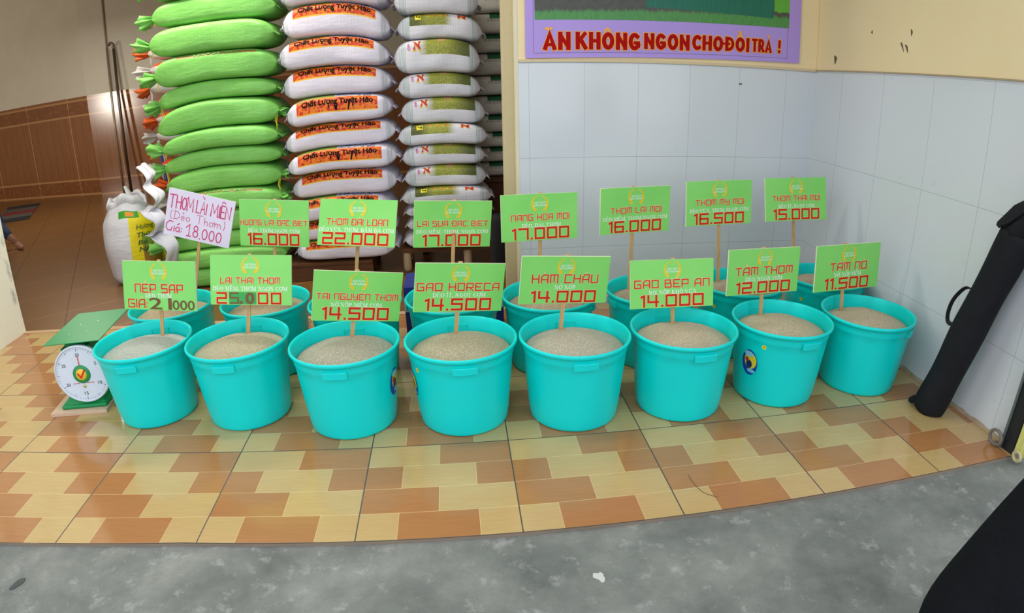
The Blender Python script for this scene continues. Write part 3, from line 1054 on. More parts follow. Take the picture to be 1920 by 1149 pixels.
# ---------------------------------------------------------------- price signs
cream_edge = flat('foam_board_edge', (236, 230, 204), 0.7)
wood_stick = NT('stick_wood', 0.7, 0.3)
_P = wood_stick.coord()
wood_stick.color(wood_stick.mix(wood_stick.noise(wood_stick.scale(_P, (40, 40, 3)), 3, 4), lin((176, 132, 84)), lin((222, 184, 128))))
wood_stick = wood_stick.m
sign_green = NT('sign_green_print', 0.42, 0.4)
_P = sign_green.coord()
sign_green.color(sign_green.mix(sign_green.noise(_P, 3.0, 2), lin((118, 206, 94)), lin((150, 224, 116))))
sign_green.bump(sign_green.noise(sign_green.scale(_P, (1, 1, 4)), 9, 2), 0.12, 0.004)
sign_green = sign_green.m
print_red = flat('print_red', (206, 44, 20), .7, .15, var=0)
print_orange = flat('print_orange_red', (216, 52, 32), .7, .15, var=0)
print_pale = flat('print_pale_outline', (240, 214, 150), 0.45, var=0)
print_white = flat('print_white', (240, 246, 236), 0.45, var=0)
print_yellow = flat('print_yellow', (246, 208, 24), 0.45, var=0)
print_brown = flat('marker_brown', (112, 76, 34), 0.55, var=0)
patch_green = flat('paste_over_green', (50, 160, 72), 0.5, var=0.03)
pen_pink = flat('felt_pen_magenta', (206, 18, 100), 0.5, var=0)
paper = flat('handwritten_paper', (226, 214, 236), 0.6, var=0.03, scale=5)


def wreath_mesh(s, tf):
    """laurel: two arcs of pointed leaves, open at top, meeting low; s half-height"""
    v, f = [], []
    for side in (-1, 1):
        for k in range(11):
            t = k / 10
            a = math.radians(-62 + 128 * t)
            cx, cy = side * s * math.cos(a), s * math.sin(a)
            ln = s * (.40 - .22 * t)
            for lean in (-1, 1):
                d = a + math.radians(90 + lean * 34)
                dx, dy = side * math.cos(d), math.sin(d)
                nx, ny = -dy, dx
                b = len(v)
                for q, w in ((0, 0), (.3, .17), (.65, .15), (1, 0), (.65, -.15), (.3, -.17)):
                    v.append(tf(cx + dx * ln * q + nx * ln * w * 1.25, cy + dy * ln * q + ny * ln * w * 1.25))
                f.append(tuple(range(b, b + 6)))
        pts = [(side * s * math.cos(math.radians(q)), s * math.sin(math.radians(q))) for q in range(-66, 70, 8)]
        ribbon(pts, s * .035, v, f, lambda p: tf(*p))
    return v, f


def board(key, name, label, mats, th=.009):
    c, ypr, (w, h), ft, lx = SIGNS[key]
    M = Matrix.Translation(c) @ Matrix.Rotation(math.radians(ypr[0]), 4, 'Z') @ Matrix.Rotation(math.radians(ypr[1]), 4, 'X') @ Matrix.Rotation(math.radians(ypr[2]), 4, 'Y')
    top = M @ Vector((lx, th + .004, h / 2 + .006))
    bt = Vector(ft)
    bx, by = BUCKETS[key][:2]
    bt += (bt - top).normalized() * .07
    root = thing(name, label, 'sign', tuple(ft), 'price signs standing in the %s row of buckets' % ('front' if key[0] == 's' else 'back'))
    # board: front print, pale core edges
    b = MB().box(-w / 2, w / 2, 0, th, -h / 2, h / 2, 0)
    b.i = [1, 1, 0, 1, 1, 1]
    b.v = [tuple(M @ Vector(p)) for p in b.v]
    b.obj('sign_board', mats, root)
    # stick
    ax = (top - bt).normalized()
    sd = M.to_3x3() @ Vector((1, 0, 0))
    fr = ax.cross(sd).normalized()
    sd = fr.cross(ax).normalized()
    hw, ht = .0095, .0035
    vs = []
    for p in (bt, top):
        for a, q in ((-1, -1), (1, -1), (1, 1), (-1, 1)):
            vs.append(tuple(p + sd * (hw * a) + fr * (ht * q)))
    mesh_obj('sign_stick', vs, [(0, 1, 5, 4), (1, 2, 6, 5), (2, 3, 7, 6), (3, 0, 4, 7), (4, 5, 6, 7), (3, 2, 1, 0)], wood_stick, root)
    return root, M, w, h


SIGN_TXT = {   # title, x0, x1, low, high | line, x0, x1 | price, x0, x1
    's1': ('NẾP SÁP', .17, .82, .475, .635, 'DẺO, THƠM', .31, .67, .665, .745, None, 0, 0),
    's2': ('LÀI THÁI THƠM', .13, .86, .455, .565, 'DẺO MỀM, THƠM NGON CƠM', .035, .95, .635, .71, None, 0, 0),
    's3': ('TÀI NGUYÊN THƠM', .045, .96, .45, .565, 'NỞ XỐP MỀM CƠM', .205, .785, .635, .705, '14.500', .125, .86),
    's4': ('GẠO HORECA', .03, .945, .41, .555, 'DẺO ÍT, NGỌT CƠM', .205, .80, .61, .685, '14.500', .13, .86),
    's5': ('HÀM CHÂU', .13, .87, .385, .55, 'NỞ XỐP', .385, .62, .605, .685, '14.000', .14, .86),
    's6': ('GẠO BẾP AN', .05, .945, .42, .57, 'NỞ, XỐP KHÔ VỪA', .215, .79, .635, .71, '14.000', .13, .87),
    's7': ('TẤM THƠM', .105, .9, .405, .565, 'DẺO, NGON CƠM', .245, .765, .62, .70, '12.000', .135, .875),
    's8': ('TẤM NỞ', .225, .79, .40, .555, 'NỞ, XỐP MỀM', .29, .715, .61, .69, '11.500', .165, .83),
    't2': ('HƯƠNG LÀI ĐẶC BIỆT', .015, .975, .435, .54, 'DẺO, THƠM,NGON CƠM', .125, .87, .625, .70, '16.000', .125, .85),
    't3': ('THƠM ĐÀI LOAN', .11, .895, .43, .555, 'DẺO VỪA, THƠM, ĐẬM ĐÀ CƠM', .015, .98, .62, .70, '22.000', .075, .905),
    't4': ('LÀI SỮA ĐẶC BIỆT', .045, .955, .43, .54, 'DẺO MỀM, THƠM, NGON CƠM', .035, .965, .625, .695, '17.000', .125, .86),
    't5': ('NÀNG HOA MỚI', .13, .885, .44, .56, 'DẺO, DAI, THƠM', .265, .775, .635, .71, '17.000', .145, .875),
    't6': ('THƠM LÀI MỚI', .145, .87, .44, .555, 'DẺO MỀM, THƠM,NGON CƠM', .035, .965, .635, .705, '16.000', .13, .865),
    't7': ('THƠM MỸ MỚI', .14, .875, .425, .54, 'DẺO VỪA, THƠM NGON CƠM', .05, .955, .625, .70, '16.500', .125, .87),
    't8': ('THƠM THÁI MỚI', .115, .885, .42, .53, 'DẺO ÍT, NGỌT CƠM', .21, .80, .62, .695, '15.000', .135, .865)}

for key, (tt, a0, a1, ty0, ty1, st_, c0, c1, sy0, sy1, pr, p0, p1) in SIGN_TXT.items():
    root, M, w, h = board(key, 'price_sign', 'green rice price sign reading ' + NAMES[key], [sign_green, cream_edge])
    X = lambda u: (u - .5) * w
    Y = lambda v: (.5 - v) * h
    plane = lambda off: (lambda x, y: tuple(M @ Vector((x, -off, y))))
    cx, cy = X(.5), Y(.205)
    vv, ff = wreath_mesh(h * .165, lambda x, y: tuple(M @ Vector((cx + x, -.0008, cy + y))))
    wr = mesh_obj('laurel_emblem', vv, ff, print_yellow, root)
    text_on(wr, 'emblem_lettering', 'GẠO SẠCH', plane(.0009), cx - h * .12, cx + h * .12, cy - h * .004, cy + h * .036, print_white, .012, cap=.73)
    text_on(wr, 'emblem_lettering', 'QUÊ HƯƠNG', plane(.0009), cx - h * .145, cx + h * .145, cy - h * .062, cy - h * .022, print_white, .012, cap=.73)
    letters(root, M, .0016, TECH, tt, X(a0), X(a1), Y(ty1), Y(ty0), print_orange, .78, 5, 1.7, 3.0, outline=.0034, omat=print_pale, name='title_lettering', aw=.4)
    letters(root, M, .0010, SERIF, st_, X(c0), X(c1), Y(sy1), Y(sy0), print_white, 1.0, 7, 1.25, 3.0, name='description_lettering', aw=.8)
    if pr:
        letters(root, M, .0016, TECH, pr, X(p0), X(p1), Y(.955), Y(.74), print_red, .95, 5, 1.75, 3, outline=.0036, omat=print_pale, name='price_lettering')
    elif key == 's1':
        letters(root, M, .0016, TECH, 'GIÁ:', X(.065), X(.325), Y(.95), Y(.79), print_red, .75, 5, 1.6, 3, outline=.003, omat=print_pale, name='price_lettering')
        text_on(root, 'price_lettering', '21', plane(.0016), X(.355), X(.665), Y(.985), Y(.745), print_brown, .012)['label'] = 'brown hand-lettered digits'
        text_on(root, 'price_lettering', '000', plane(.0016), X(.675), X(.975), Y(.985), Y(.785), print_brown, .012)['label'] = 'brown hand-lettered digits'
    else:
        letters(root, M, .0016, TECH, '2', X(.085), X(.195), Y(.965), Y(.765), print_red, 0.9, 5, 1.7, 3, outline=.0036, omat=print_pale, name='price_lettering')
        b = MB().add([tuple(M @ Vector((X(u), -.0008, Y(v)))) for u, v in ((.235, .985), (.57, .985), (.57, .745), (.235, .745))], [(0, 1, 2, 3)])
        b.obj('pasted_patch', patch_green, root)['label'] = 'darker green patch pasted over the old price'
        letters(root, M, .0016, TECH, '5', X(.245), X(.345), Y(.965), Y(.765), print_brown, .8, 5, 1.7, 3, name='price_lettering')
        letters(root, M, .0016, TECH, '.', X(.38), X(.384), Y(.955), Y(.765), print_brown, 1.2, 5, 1.7, 3, name='price_lettering')
        text_on(root, 'price_lettering', '0', plane(.0016), X(.435), X(.55), Y(.985), Y(.745), print_brown, .04)
        letters(root, M, .0016, TECH, '00', X(.60), X(.865), Y(.965), Y(.765), print_red, 0.9, 5, 2.0, 3, outline=.0036, omat=print_pale, name='price_lettering')

# handwritten one
root, M, w, h = board('t1', 'price_sign', 'white tilted sign handwritten in magenta pen reading THƠM LÀI MIÊN', [paper, flat('paper_edge', (236, 230, 240), .7)])
X = lambda u: (u - .5) * w
Y = lambda v: (.5 - v) * h
letters(root, M, .001, HAND, 'THƠM', X(.035), X(.40), Y(.40), Y(.13), pen_pink, .62, 7, .7, 1.5, name='title_lettering', aw=.5)
letters(root, M, .001, HAND, 'LÀI', X(.45), X(.60), Y(.40), Y(.14), pen_pink, .55, 7, .8, 1.5, name='title_lettering', aw=.5)
letters(root, M, .001, HAND, 'MIÊN', X(.67), X(.955), Y(.40), Y(.14), pen_pink, .66, 7, .8, 1.5, name='title_lettering', aw=.5)
letters(root, M, .001, HAND, '(Dẻo Thơm)', X(.07), X(.90), Y(.63), Y(.45), pen_pink, .36, 7, 1.2, 3.4, name='description_lettering', aw=.36)
letters(root, M, .001, HAND, 'Giá:', X(.03), X(.27), Y(.90), Y(.69), pen_pink, .55, 7, .8, 1.5, name='price_lettering', aw=.5)
letters(root, M, .001, HAND, '18.000', X(.34), X(.87), Y(.93), Y(.68), pen_pink, .55, 7, 1.1, 1.5, name='price_lettering')

# ---------------------------------------------------------------- sacks
def weave(t, strength=.12):
    uv = t.coord('UV')
    w = t.n('ShaderNodeTexWave')
    t.put(w.inputs['Vector'], t.scale(uv, (60, 40, 1)))
    w.inputs['Scale'].default_value = 1.0
    n = t.noise(t.scale(t.coord(), (3, 8, 14)), 3.2, 4, 0.6)
    cr = t.noise(t.scale(uv, (26, 5, 1)), 1.6, 3, 0.6)
    t.bump(t.math('ADD', t.math('MULTIPLY', n, .6), t.math('ADD', t.math('MULTIPLY', w.outputs[0], .04), t.math('MULTIPLY', cr, .5))), strength * 4, 0.012)
    return n, t.xyz(uv)


def green_mat(text_band):
    t = NT('green_woven_plastic_%d' % text_band, 0.42, 0.45)
    n, (u, v, _) = weave(t)
    c = t.mix(n, lin((104, 180, 70)), lin((146, 212, 110)))
    if text_band:
        bnd = t.math('MULTIPLY', t.band(v, .085, .15), t.band(u, .22, .86))
        c = t.mix(t.math('MULTIPLY', bnd, .85), c, lin((152, 96, 62)))
    t.color(c)
    return t.m


def white_label_mat(d=0.0):
    """white sack: ornate red and orange band along the front, picture strip above"""
    t = NT('white_sack_red_label', 0.45, 0.4)
    n, (u, v, _) = weave(t, .10)
    v = t.math('ADD', v, d)
    c = t.mix(n, lin((216, 208, 224)), lin((240, 233, 246)))
    uv = t.coord('UV')
    vo = t.noise(t.scale(uv, (20, 26, 1)), 1.0, 2, .5, 1.6)
    orn = t.mix(t.step(vo, .46, .54), lin((204, 46, 16)), lin((236, 122, 26)))
    fld = t.mix(t.noise(t.scale(uv, (60, 90, 1)), 2.0, 3), lin((74, 100, 40)), lin((150, 170, 76)))
    sky = t.mix(t.step(t.noise(t.scale(uv, (20, 30, 1)), 2.0, 2), .45, .55), lin((226, 214, 190)), lin((30, 84, 176)))
    pic = t.math('MULTIPLY', t.band(v, .158, .29), t.band(u, .10, .82))
    c = t.mix(pic, c, t.mix(t.math('GREATER_THAN', u, .48), fld, sky))
    bnd = t.math('MULTIPLY', t.band(v, .014, .158), t.band(u, .12, .88))
    c = t.mix(bnd, c, orn)
    edge = t.math('MAXIMUM', t.band(v, .014, .020), t.band(v, .152, .158))
    c = t.mix(t.math('MULTIPLY', edge, t.band(u, .12, .88)), c, lin((244, 190, 60)))
    st = t.math('MULTIPLY', t.math('MAXIMUM', t.band(u, .03, .075), t.band(u, .925, .97)), t.math('GREATER_THAN', t.math('FRACT', t.math('MULTIPLY', u, 90.0)), .5))
    c = t.mix(t.math('MULTIPLY', st, .5), c, lin((96, 146, 130)))
    t.color(c)
    return t.m


def white_picture_mat(kind):
    """white sack with a rice-field photograph; two faces of the same bag"""
    t = NT('white_sack_field_picture_%d' % kind, 0.45, 0.4)
    n, (u, v, _) = weave(t, .10)
    uv = t.coord('UV')
    c = t.mix(n, lin((208, 206, 216)), lin((234, 232, 238)))
    g = t.noise(t.scale(uv, (70, 60, 1), (0, 0, .5)), 1.6, 4, .65)
    fld = t.ramp(g, [(.3, lin((60, 76, 30))), (.5, lin((150, 156, 54))), (.7, lin((206, 196, 92)))])
    a, b = ((.34, .83) if kind == 0 else (.20, .62))
    dark = t.step(u, *((.62, .80) if kind == 0 else (.36, .24)))
    fld = t.mix(t.math('MULTIPLY', dark, .75), fld, lin((48, 60, 30)))
    fade = t.math('MULTIPLY', t.step(u, *((.30, .40) if kind == 0 else (.66, .56))), t.band(u, a - .05, b + .05))
    pic = t.math('MULTIPLY', t.band(v, .004, .25), fade)
    c = t.mix(pic, c, fld)
    if kind == 1:
        bl = t.n('ShaderNodeTexVoronoi')
        t.put(bl.inputs['Vector'], t.scale(uv, (26, 22, 1)))
        bl.inputs['Scale'].default_value = 1.0
        d = bl.outputs['Distance']
        wd = t.math('MULTIPLY', t.band(v, .085, .15), t.band(u, .34, .60))
        c = t.mix(t.math('MULTIPLY', wd, t.math('LESS_THAN', d, .5)), c, lin((240, 180, 60)))
        c = t.mix(t.math('MULTIPLY', wd, t.math('LESS_THAN', d, .36)), c, lin((200, 50, 24)))
        tag_ = t.math('MULTIPLY', t.band(v, .04, .14), t.band(u, .215, .285))
        c = t.mix(tag_, c, lin((242, 226, 40)))
    else:
        arm = t.math('MULTIPLY', t.band(v, .12, .2), t.band(u, .52, .60))
        c = t.mix(arm, c, lin((206, 150, 120)))
    st = t.math('MULTIPLY', t.math('MAXIMUM', t.band(u, .06, .15), t.band(u, .87, .92)), t.math('GREATER_THAN', t.math('FRACT', t.math('MULTIPLY', u, 70.0)), .55))
    c = t.mix(t.math('MULTIPLY', st, .7), c, lin((84, 140, 122)))
    t.color(c)
    return t.m


def white_back_mat():
    t = NT('white_sack_green_bands', 0.5, 0.35)
    n, (u, v, _) = weave(t, .10)
    c = t.mix(n, lin((196, 190, 178)), lin((222, 216, 204)))
    gb = t.math('MULTIPLY', t.band(v, .05, .22), t.math('MAXIMUM', t.band(u, .64, .78), t.math('MULTIPLY', t.band(u, .80, .90), t.math('GREATER_THAN', v, .15))))
    c = t.mix(gb, c, lin((28, 98, 62)))
    sp = t.math('MULTIPLY', t.band(v, .018, .05), t.math('MULTIPLY', t.band(u, .62, .92), t.math('GREATER_THAN', t.math('FRACT', t.math('MULTIPLY', u, 85.0)), .6)))
    c = t.mix(t.math('MULTIPLY', sp, .8), c, lin((60, 60, 56)))
    t.color(c)
    return t.m


def orange_end_mat():
    t = NT('white_sack_orange_print', 0.5, 0.35)
    n, (u, v, _) = weave(t, .10)
    c = t.mix(n, lin((206, 200, 196)), lin((232, 226, 222)))
    c = t.mix(t.math('MULTIPLY', t.band(v, .06, .24), t.band(u, .02, .5)), c, lin((216, 84, 24)))
    t.color(c)
    return t.m


GREEN0, GREEN1 = green_mat(0), green_mat(1)
WLAB, WLAB2, WPIC0, WPIC1, WBACK, ORNG = white_label_mat(), white_label_mat(.028), white_picture_mat(0), white_picture_mat(1), white_back_mat(), orange_end_mat()
yellow_cord = flat('yellow_string', (232, 220, 40), 0.6)
navy_cord = flat('navy_thread', (44, 48, 84), 0.7)
white_cord = flat('white_string', (226, 222, 218), 0.6)
black_ink = flat('black_ink', (16, 9, 6), .7, .15, var=0)
green_ink = flat('green_ink', (96, 178, 72), 0.5, var=0)
red_ink = flat('red_ink', (200, 30, 24), 0.5, var=0)
gold_ink = flat('gold_ink', (240, 184, 40), 0.5, var=0)
pink_ink = flat('magenta_ink', (206, 60, 140), 0.5, var=0)


class SackShape:
    def __init__(s, c, L, D, T, seed, sagl=.03, sagr=.03, yaw=0.0, tilt=0.0, full=4.2, endw=.8, seams=None):
        s.seams = seams
        s.c, s.L, s.D, s.T, s.seed = Vector(c), L, D, T, seed
        s.sagl, s.sagr, s.tilt, s.full, s.endw = sagl, sagr, tilt, full, endw
        s.rot = Matrix.Rotation(yaw, 3, 'Z')

    def at(s, u, ph, lift=0.0):
        """u -1..1 along the sack, ph radians up from the front"""
        au = abs(u)
        tp = max(.0, (1 - au ** 6.5)) ** .6
        w = s.D * (1 - (1 - s.endw) * au ** 5)
        w *= 1 - .10 * max(0, au - .85) / .15
        e = 2 / s.full
        c, q = math.cos(ph), math.sin(ph)
        x = u * s.L / 2
        ys = math.copysign(abs(c) ** .24, c)
        zs = math.copysign(abs(q) ** e, q)
        # soft lumps (inward only, so stacked sacks never cut into each other) and puckers toward the tied ends
        nz = noise.noise(Vector((u * 2.2 + s.seed * 3.1, c * 1.1, q * 1.1 + s.seed)))
        pk = math.sin(ph * 13 + s.seed + 4 * nz) * .0045 * max(0, (au - .55) / .45) ** 1.5
        y = -(w / 2) * ys * (1 + .035 * nz)
        if abs(c) > .3:
            y += math.copysign(pk + lift, y)
        top, bot = s.seams(s.c.x + x) if s.seams else (s.c.z + s.T / 2, s.c.z - s.T / 2)
        half = ((top - bot) / 2 - .0015) * tp * (.985 + .03 * min(0, nz)) + .003
        z = half * zs
        if abs(q) > .25:
            z += math.copysign(lift if abs(c) > .12 else 0, z)
        p = s.rot @ Vector((x, y, 0))
        return Vector((s.c.x + p.x, s.c.y + p.y, (top + bot) / 2 + z))

    def tip(s, sg):
        """height of the closed end above the sack centre"""
        top, bot = s.seams(s.c.x + sg * s.L / 2) if s.seams else (s.c.z, s.c.z)
        return (top + bot) / 2 - s.c.z


def stack_seams(Z, SL, SR, xc, half):
    """curved joints between the sacks of one stack: i -> function of x giving (top, bottom) of sack i"""
    n = len(Z)
    sl = [SL[0]] + [(SL[k - 1] + SL[k]) / 2 for k in range(1, n - 1)] + [SL[-1] * .5]
    sr = [SR[0]] + [(SR[k - 1] + SR[k]) / 2 for k in range(1, n - 1)] + [SR[-1] * .5]
    sl[-1] = sr[-1] = 0

    def seam(k, x):
        u = (x - xc) / half
        return Z[k] + (sl[k] + sr[k]) * .16 * (k < n - 1) - (sl[k] if u < 0 else sr[k]) * u * u
    return lambda i: (lambda x: (seam(i, x), max(Z[-1] + .001, seam(i + 1, x))))


def build_sack(name, label, group, sh, mat, mouth=None, cord=yellow_cord, hem=None, mouth_mat=None, nu=44, nv=36, cat='sack'):
    base = (sh.c.x, sh.c.y, sh.c.z - sh.T / 2)
    root = thing(name, label, cat, base, group)
    vs, uv = [], []
    for i in range(nu):
        q = -1 + 2 * i / (nu - 1)
        u = math.copysign(abs(math.sin(q * PI / 2)) ** .9, q)
        for j in range(nv + 1):
            ph = -PI + 2 * PI * j / nv
            vs.append(sh.at(u, ph))
            uv.append(((u + 1) / 2, ph / (2 * PI)))
    fs = grid_faces(nu, nv + 1)
    b = len(vs)
    fs.append(tuple(j for j in range(nv)))
    fs.append(tuple((nu - 1) * (nv + 1) + j for j in range(nv - 1, -1, -1)))
    mesh_obj('sack_body', vs, fs, mat, root, True, uv)
    rnd = random.Random(sh.seed * 17 + 5)
    if mouth:
        sg = -1 if mouth == 'l' else 1
        mm = mouth_mat or mat
        n = 30
        vs, uv = [], []
        rows = 7
        dn = rnd.uniform(-.035, .02)
        reach = rnd.uniform(.10, .14) * (1 if sg < 0 else .5)
        mw = 1 if sg < 0 else .55
        for r in range(rows):
            s_ = r / (rows - 1)
            for j in range(n):
                a = 2 * PI * j / n
                rad = .016 + .075 * mw * s_ ** .8 * (1 + .25 * math.sin(3 * a + sh.seed) + .22 * math.sin(7 * a + 2 * sh.seed))
                yy = math.cos(a) * rad * (1.25) + .02 * math.sin(5 * a + s_ * 3)
                zz = math.sin(a) * rad * .62 + dn * s_
                xx = sg * (sh.L / 2 - .012 + reach * s_ + .018 * math.sin(4 * a + sh.seed) * s_)
                p0 = sh.c + sh.rot @ Vector((0, 0, 0))
                zb = sh.tip(sg)
                vs.append(p0 + sh.rot @ Vector((xx, yy - sh.D * .28, zz + zb)))
                uv.append((.5, .5))
        mo = mesh_obj('sack_mouth', vs, grid_faces(rows, n, True), mm, root, True, uv)
        mo.modifiers.new('cloth', 'SOLIDIFY').thickness = .002
        zb = sh.tip(sg)
        p = sh.c + sh.rot @ Vector((sg * (sh.L / 2 - .008), -sh.D * .28, zb))
        ring = [p + Vector((0, .028 * math.cos(k * PI / 5), .018 * math.sin(k * PI / 5))) for k in range(10)]
        m = MB().tube([(q.x, q.y, q.z) for q in ring], .0035, 6, closed=True)
        hl = rnd.uniform(.05, .16)
        for off in (0, .012):
            m.tube(catmull([p + Vector((0, -.03, 0)), p + Vector((-sg * (.015 + off), -.045, -hl * .5)), p + Vector((-sg * (.02 - off), -.045, -hl * (1 - off * 20)))], 5), .0028, 6)
        m.obj('tie_string', cord, root, True)
    for sg in hem or ():
        # stitched flat hem at a closed end
        vs, uv = [], []
        for r in range(3):
            for j in range(13):
                y = (-.5 + j / 12) * sh.D * sh.endw * .82
                zb = sh.tip(sg)
                vs.append(sh.c + sh.rot @ Vector((sg * (sh.L / 2 - .004 + .016 * r), y, zb - .006 * r * r + .005 * math.sin(j * 1.9 + sh.seed))))
                uv.append((.5, .5))
        h = mesh_obj('stitched_hem', vs, grid_faces(3, 13), mat, root, True, uv)
        h.modifiers.new('cloth', 'SOLIDIFY').thickness = .003
    return root


def sack_text(root, name, text, sh, u0, u1, p0, p1, mat, bold=.018, lift=.0025, cap=.73, rot90=False, shear=0):
    def tf(x, y):
        if rot90:
            return sh.at(u0 + (u1 - u0) * y, p0 + (p1 - p0) * x, lift)
        return sh.at(u0 + (u1 - u0) * x, p0 + (p1 - p0) * y, lift)
    return text_on(root, name, text, tf, 0, 1, 0, 1, mat, bold, shear, cap)


def rank(i, n):
    """place of sack i (0 = top) in a stack of n"""
    if i == 0:
        return 'topmost'
    if i == n - 1:
        return 'lowest'
    return ORD[i] + ' from top'


# green stack on the floor of the shop, just inside the threshold
GZ = [2.492, 2.292, 2.093, 1.865, 1.64, 1.491, 1.275, 1.118, .973, .791, .637, .454, .321, .16, 0.0]
n_g = len(GZ) - 1
GSL = [.02, .02, .01, .02, .10, .075, .07, .06, .06, .05, .04, .03, .02, .0]
GSR = [.04, .03, .0, .03, .035, .02, .025, .03, .03, .03, .02, .02, .02, .0]
g_seam = stack_seams(GZ, GSL, GSR, -.21, .5)
for i in range(n_g):
    zt, zb = GZ[i], GZ[i + 1]
    f = i / (n_g - 1)
    xl = -.70 - .06 * f - (.14 if i >= n_g - 3 else 0) + .015 * math.sin(i * 2.3)
    xr = .322 - .11 * f + .012 * math.sin(i * 3.1)
    sl, sr = GSL[i], GSR[i]
    T = zt - zb
    m_l = i in (0, 1, 2, 3, 4, 6, 7, 10, 11)
    sh = SackShape(((xl + xr) / 2, 3.31 + .02 * math.sin(i * 1.9), (zt + zb) / 2 + (sl + sr) * .16), xr - xl, .56, T, i + 1, sl, sr, .02 * math.sin(i * 2.7), seams=g_seam(i))
    words = i in (3, 9, 10)
    root = build_sack('rice_sack', 'bright green woven rice sack, %s in the green stack' % rank(i, n_g), 'stacked green rice sacks', sh, GREEN1 if words else GREEN0,
                      'l' if m_l else ('r' if i in (5, 8, 9) else None), hem=((1,) if m_l else (-1,)))
    if words:
        sack_text(root, 'sack_lettering', 'THƠM', sh, -.30, .16, 2 * PI * .093, 2 * PI * .138, green_ink, .03)
        sack_text(root, 'sack_lettering', 'MỸ', sh, .25, .48, 2 * PI * .093, 2 * PI * .138, green_ink, .03)

# low wooden pallet under the red-labelled stack
wood_dark = NT('dark_pallet_wood', 0.6, 0.3)
_P = wood_dark.coord()
wood_dark.color(wood_dark.mix(wood_dark.noise(wood_dark.scale(_P, (3, 30, 30)), 2, 4), lin((70, 42, 24)), lin((112, 70, 40))))
wood_dark = wood_dark.m
pal = thing('pallet', 'low dark wooden pallet under the red-labelled white sacks', 'pallet', (.6, 3.3, 0))
b = MB()
MB().box(.16, .93, 3.04, 3.58, .125, .148).obj('pallet_deck', wood_dark, pal)
for y in (3.05, 3.29, 3.54):
    MB().box(.16, .93, y, y + .04, 0, .125).obj('pallet_runner', wood_dark, pal)

MZ = [2.354, 2.13, 1.882, 1.665, 1.446, 1.238, 1.051, .871, .672, .492, .328, .162]
n_m = len(MZ) - 1
MSL = [.03, .05, .03, .05, .06, .07, .07, .06, .05, .04, .02]
MSR = [.09, .09, .07, .03, .0, -.01, .0, .02, .02, .02, .0]
m_seam = stack_seams(MZ, MSL, MSR, .73, .43)
for i in range(n_m):
    zt, zb = MZ[i], MZ[i + 1]
    f = i / (n_m - 1)
    xl = .35 - .06 * f + .02 * math.sin(i * 2.1)
    xr = 1.165 - .05 * f + (.03 if 3 <= i <= 7 else 0) + .015 * math.sin(i * 1.3)
    sl, sr = MSL[i], MSR[i]
    sh = SackShape(((xl + xr) / 2, 3.31 + .02 * math.sin(i * 2.9), (zt + zb) / 2 + (sl + sr) * .16), xr - xl, .54, zt - zb, i + 31, sl, sr, .02 * math.sin(i * 1.7), -.01 if i < 4 else .02, seams=m_seam(i))
    root = build_sack('rice_sack', 'white rice sack with red and orange label band, %s in the middle stack' % rank(i, n_m), 'stacked white sacks with red label bands', sh, WLAB2 if i in (4, 6) else WLAB, None, hem=(-1, 1))
    sack_text(root, 'sack_lettering', 'Chất Lượng Tuyệt Hảo', sh, -.66, .68, 2 * PI * (.022 if i in (4, 6) else .050), 2 * PI * (.088 if i in (4, 6) else .120), black_ink, .034, cap=.73)
    p = sh.at(-.985, .1)
    MB().tube(catmull([p + Vector((0, -.01, .05)), p + Vector((.02, -.05, -.02)), p + Vector((.015, -.04, -.11))], 5), .0028, 6).obj('loose_thread', navy_cord, root, True)

# stand under the picture sacks
stand = thing('stand', 'low stand with pale legs under the white picture sacks', 'stand', (1.5, 3.4, 0))
MB().box(1.16, 1.92, 3.14, 3.62, .165, .2).obj('stand_top', wood_dark, stand)
pale_leg = flat('pale_leg_wood', (188, 160, 128), 0.6)
for x in (1.2, 1.70):
    for y in (3.18, 3.52):
        b = MB()
        b.lathe([(.001, 0), (.03, .001), (.034, .03), (.034, .165)], 16, cx=x, cy=y)
        b.obj('stand_leg', pale_leg, stand, True)
RZ = [2.233, 2.017, 1.824, 1.571, 1.384, 1.187, 1.024, .86, .694, .56, .456, .34, .2]
n_r = len(RZ) - 1
RSL = [.03, .0, .02, .02, .02, .01, .05, .02, .03, .05, .02, .02]
RSR = [.06, .07, .07, .05, .03, .04, .03, .02, .03, .03, .02, .0]
r_seam = stack_seams(RZ, RSL, RSR, 1.53, .36)
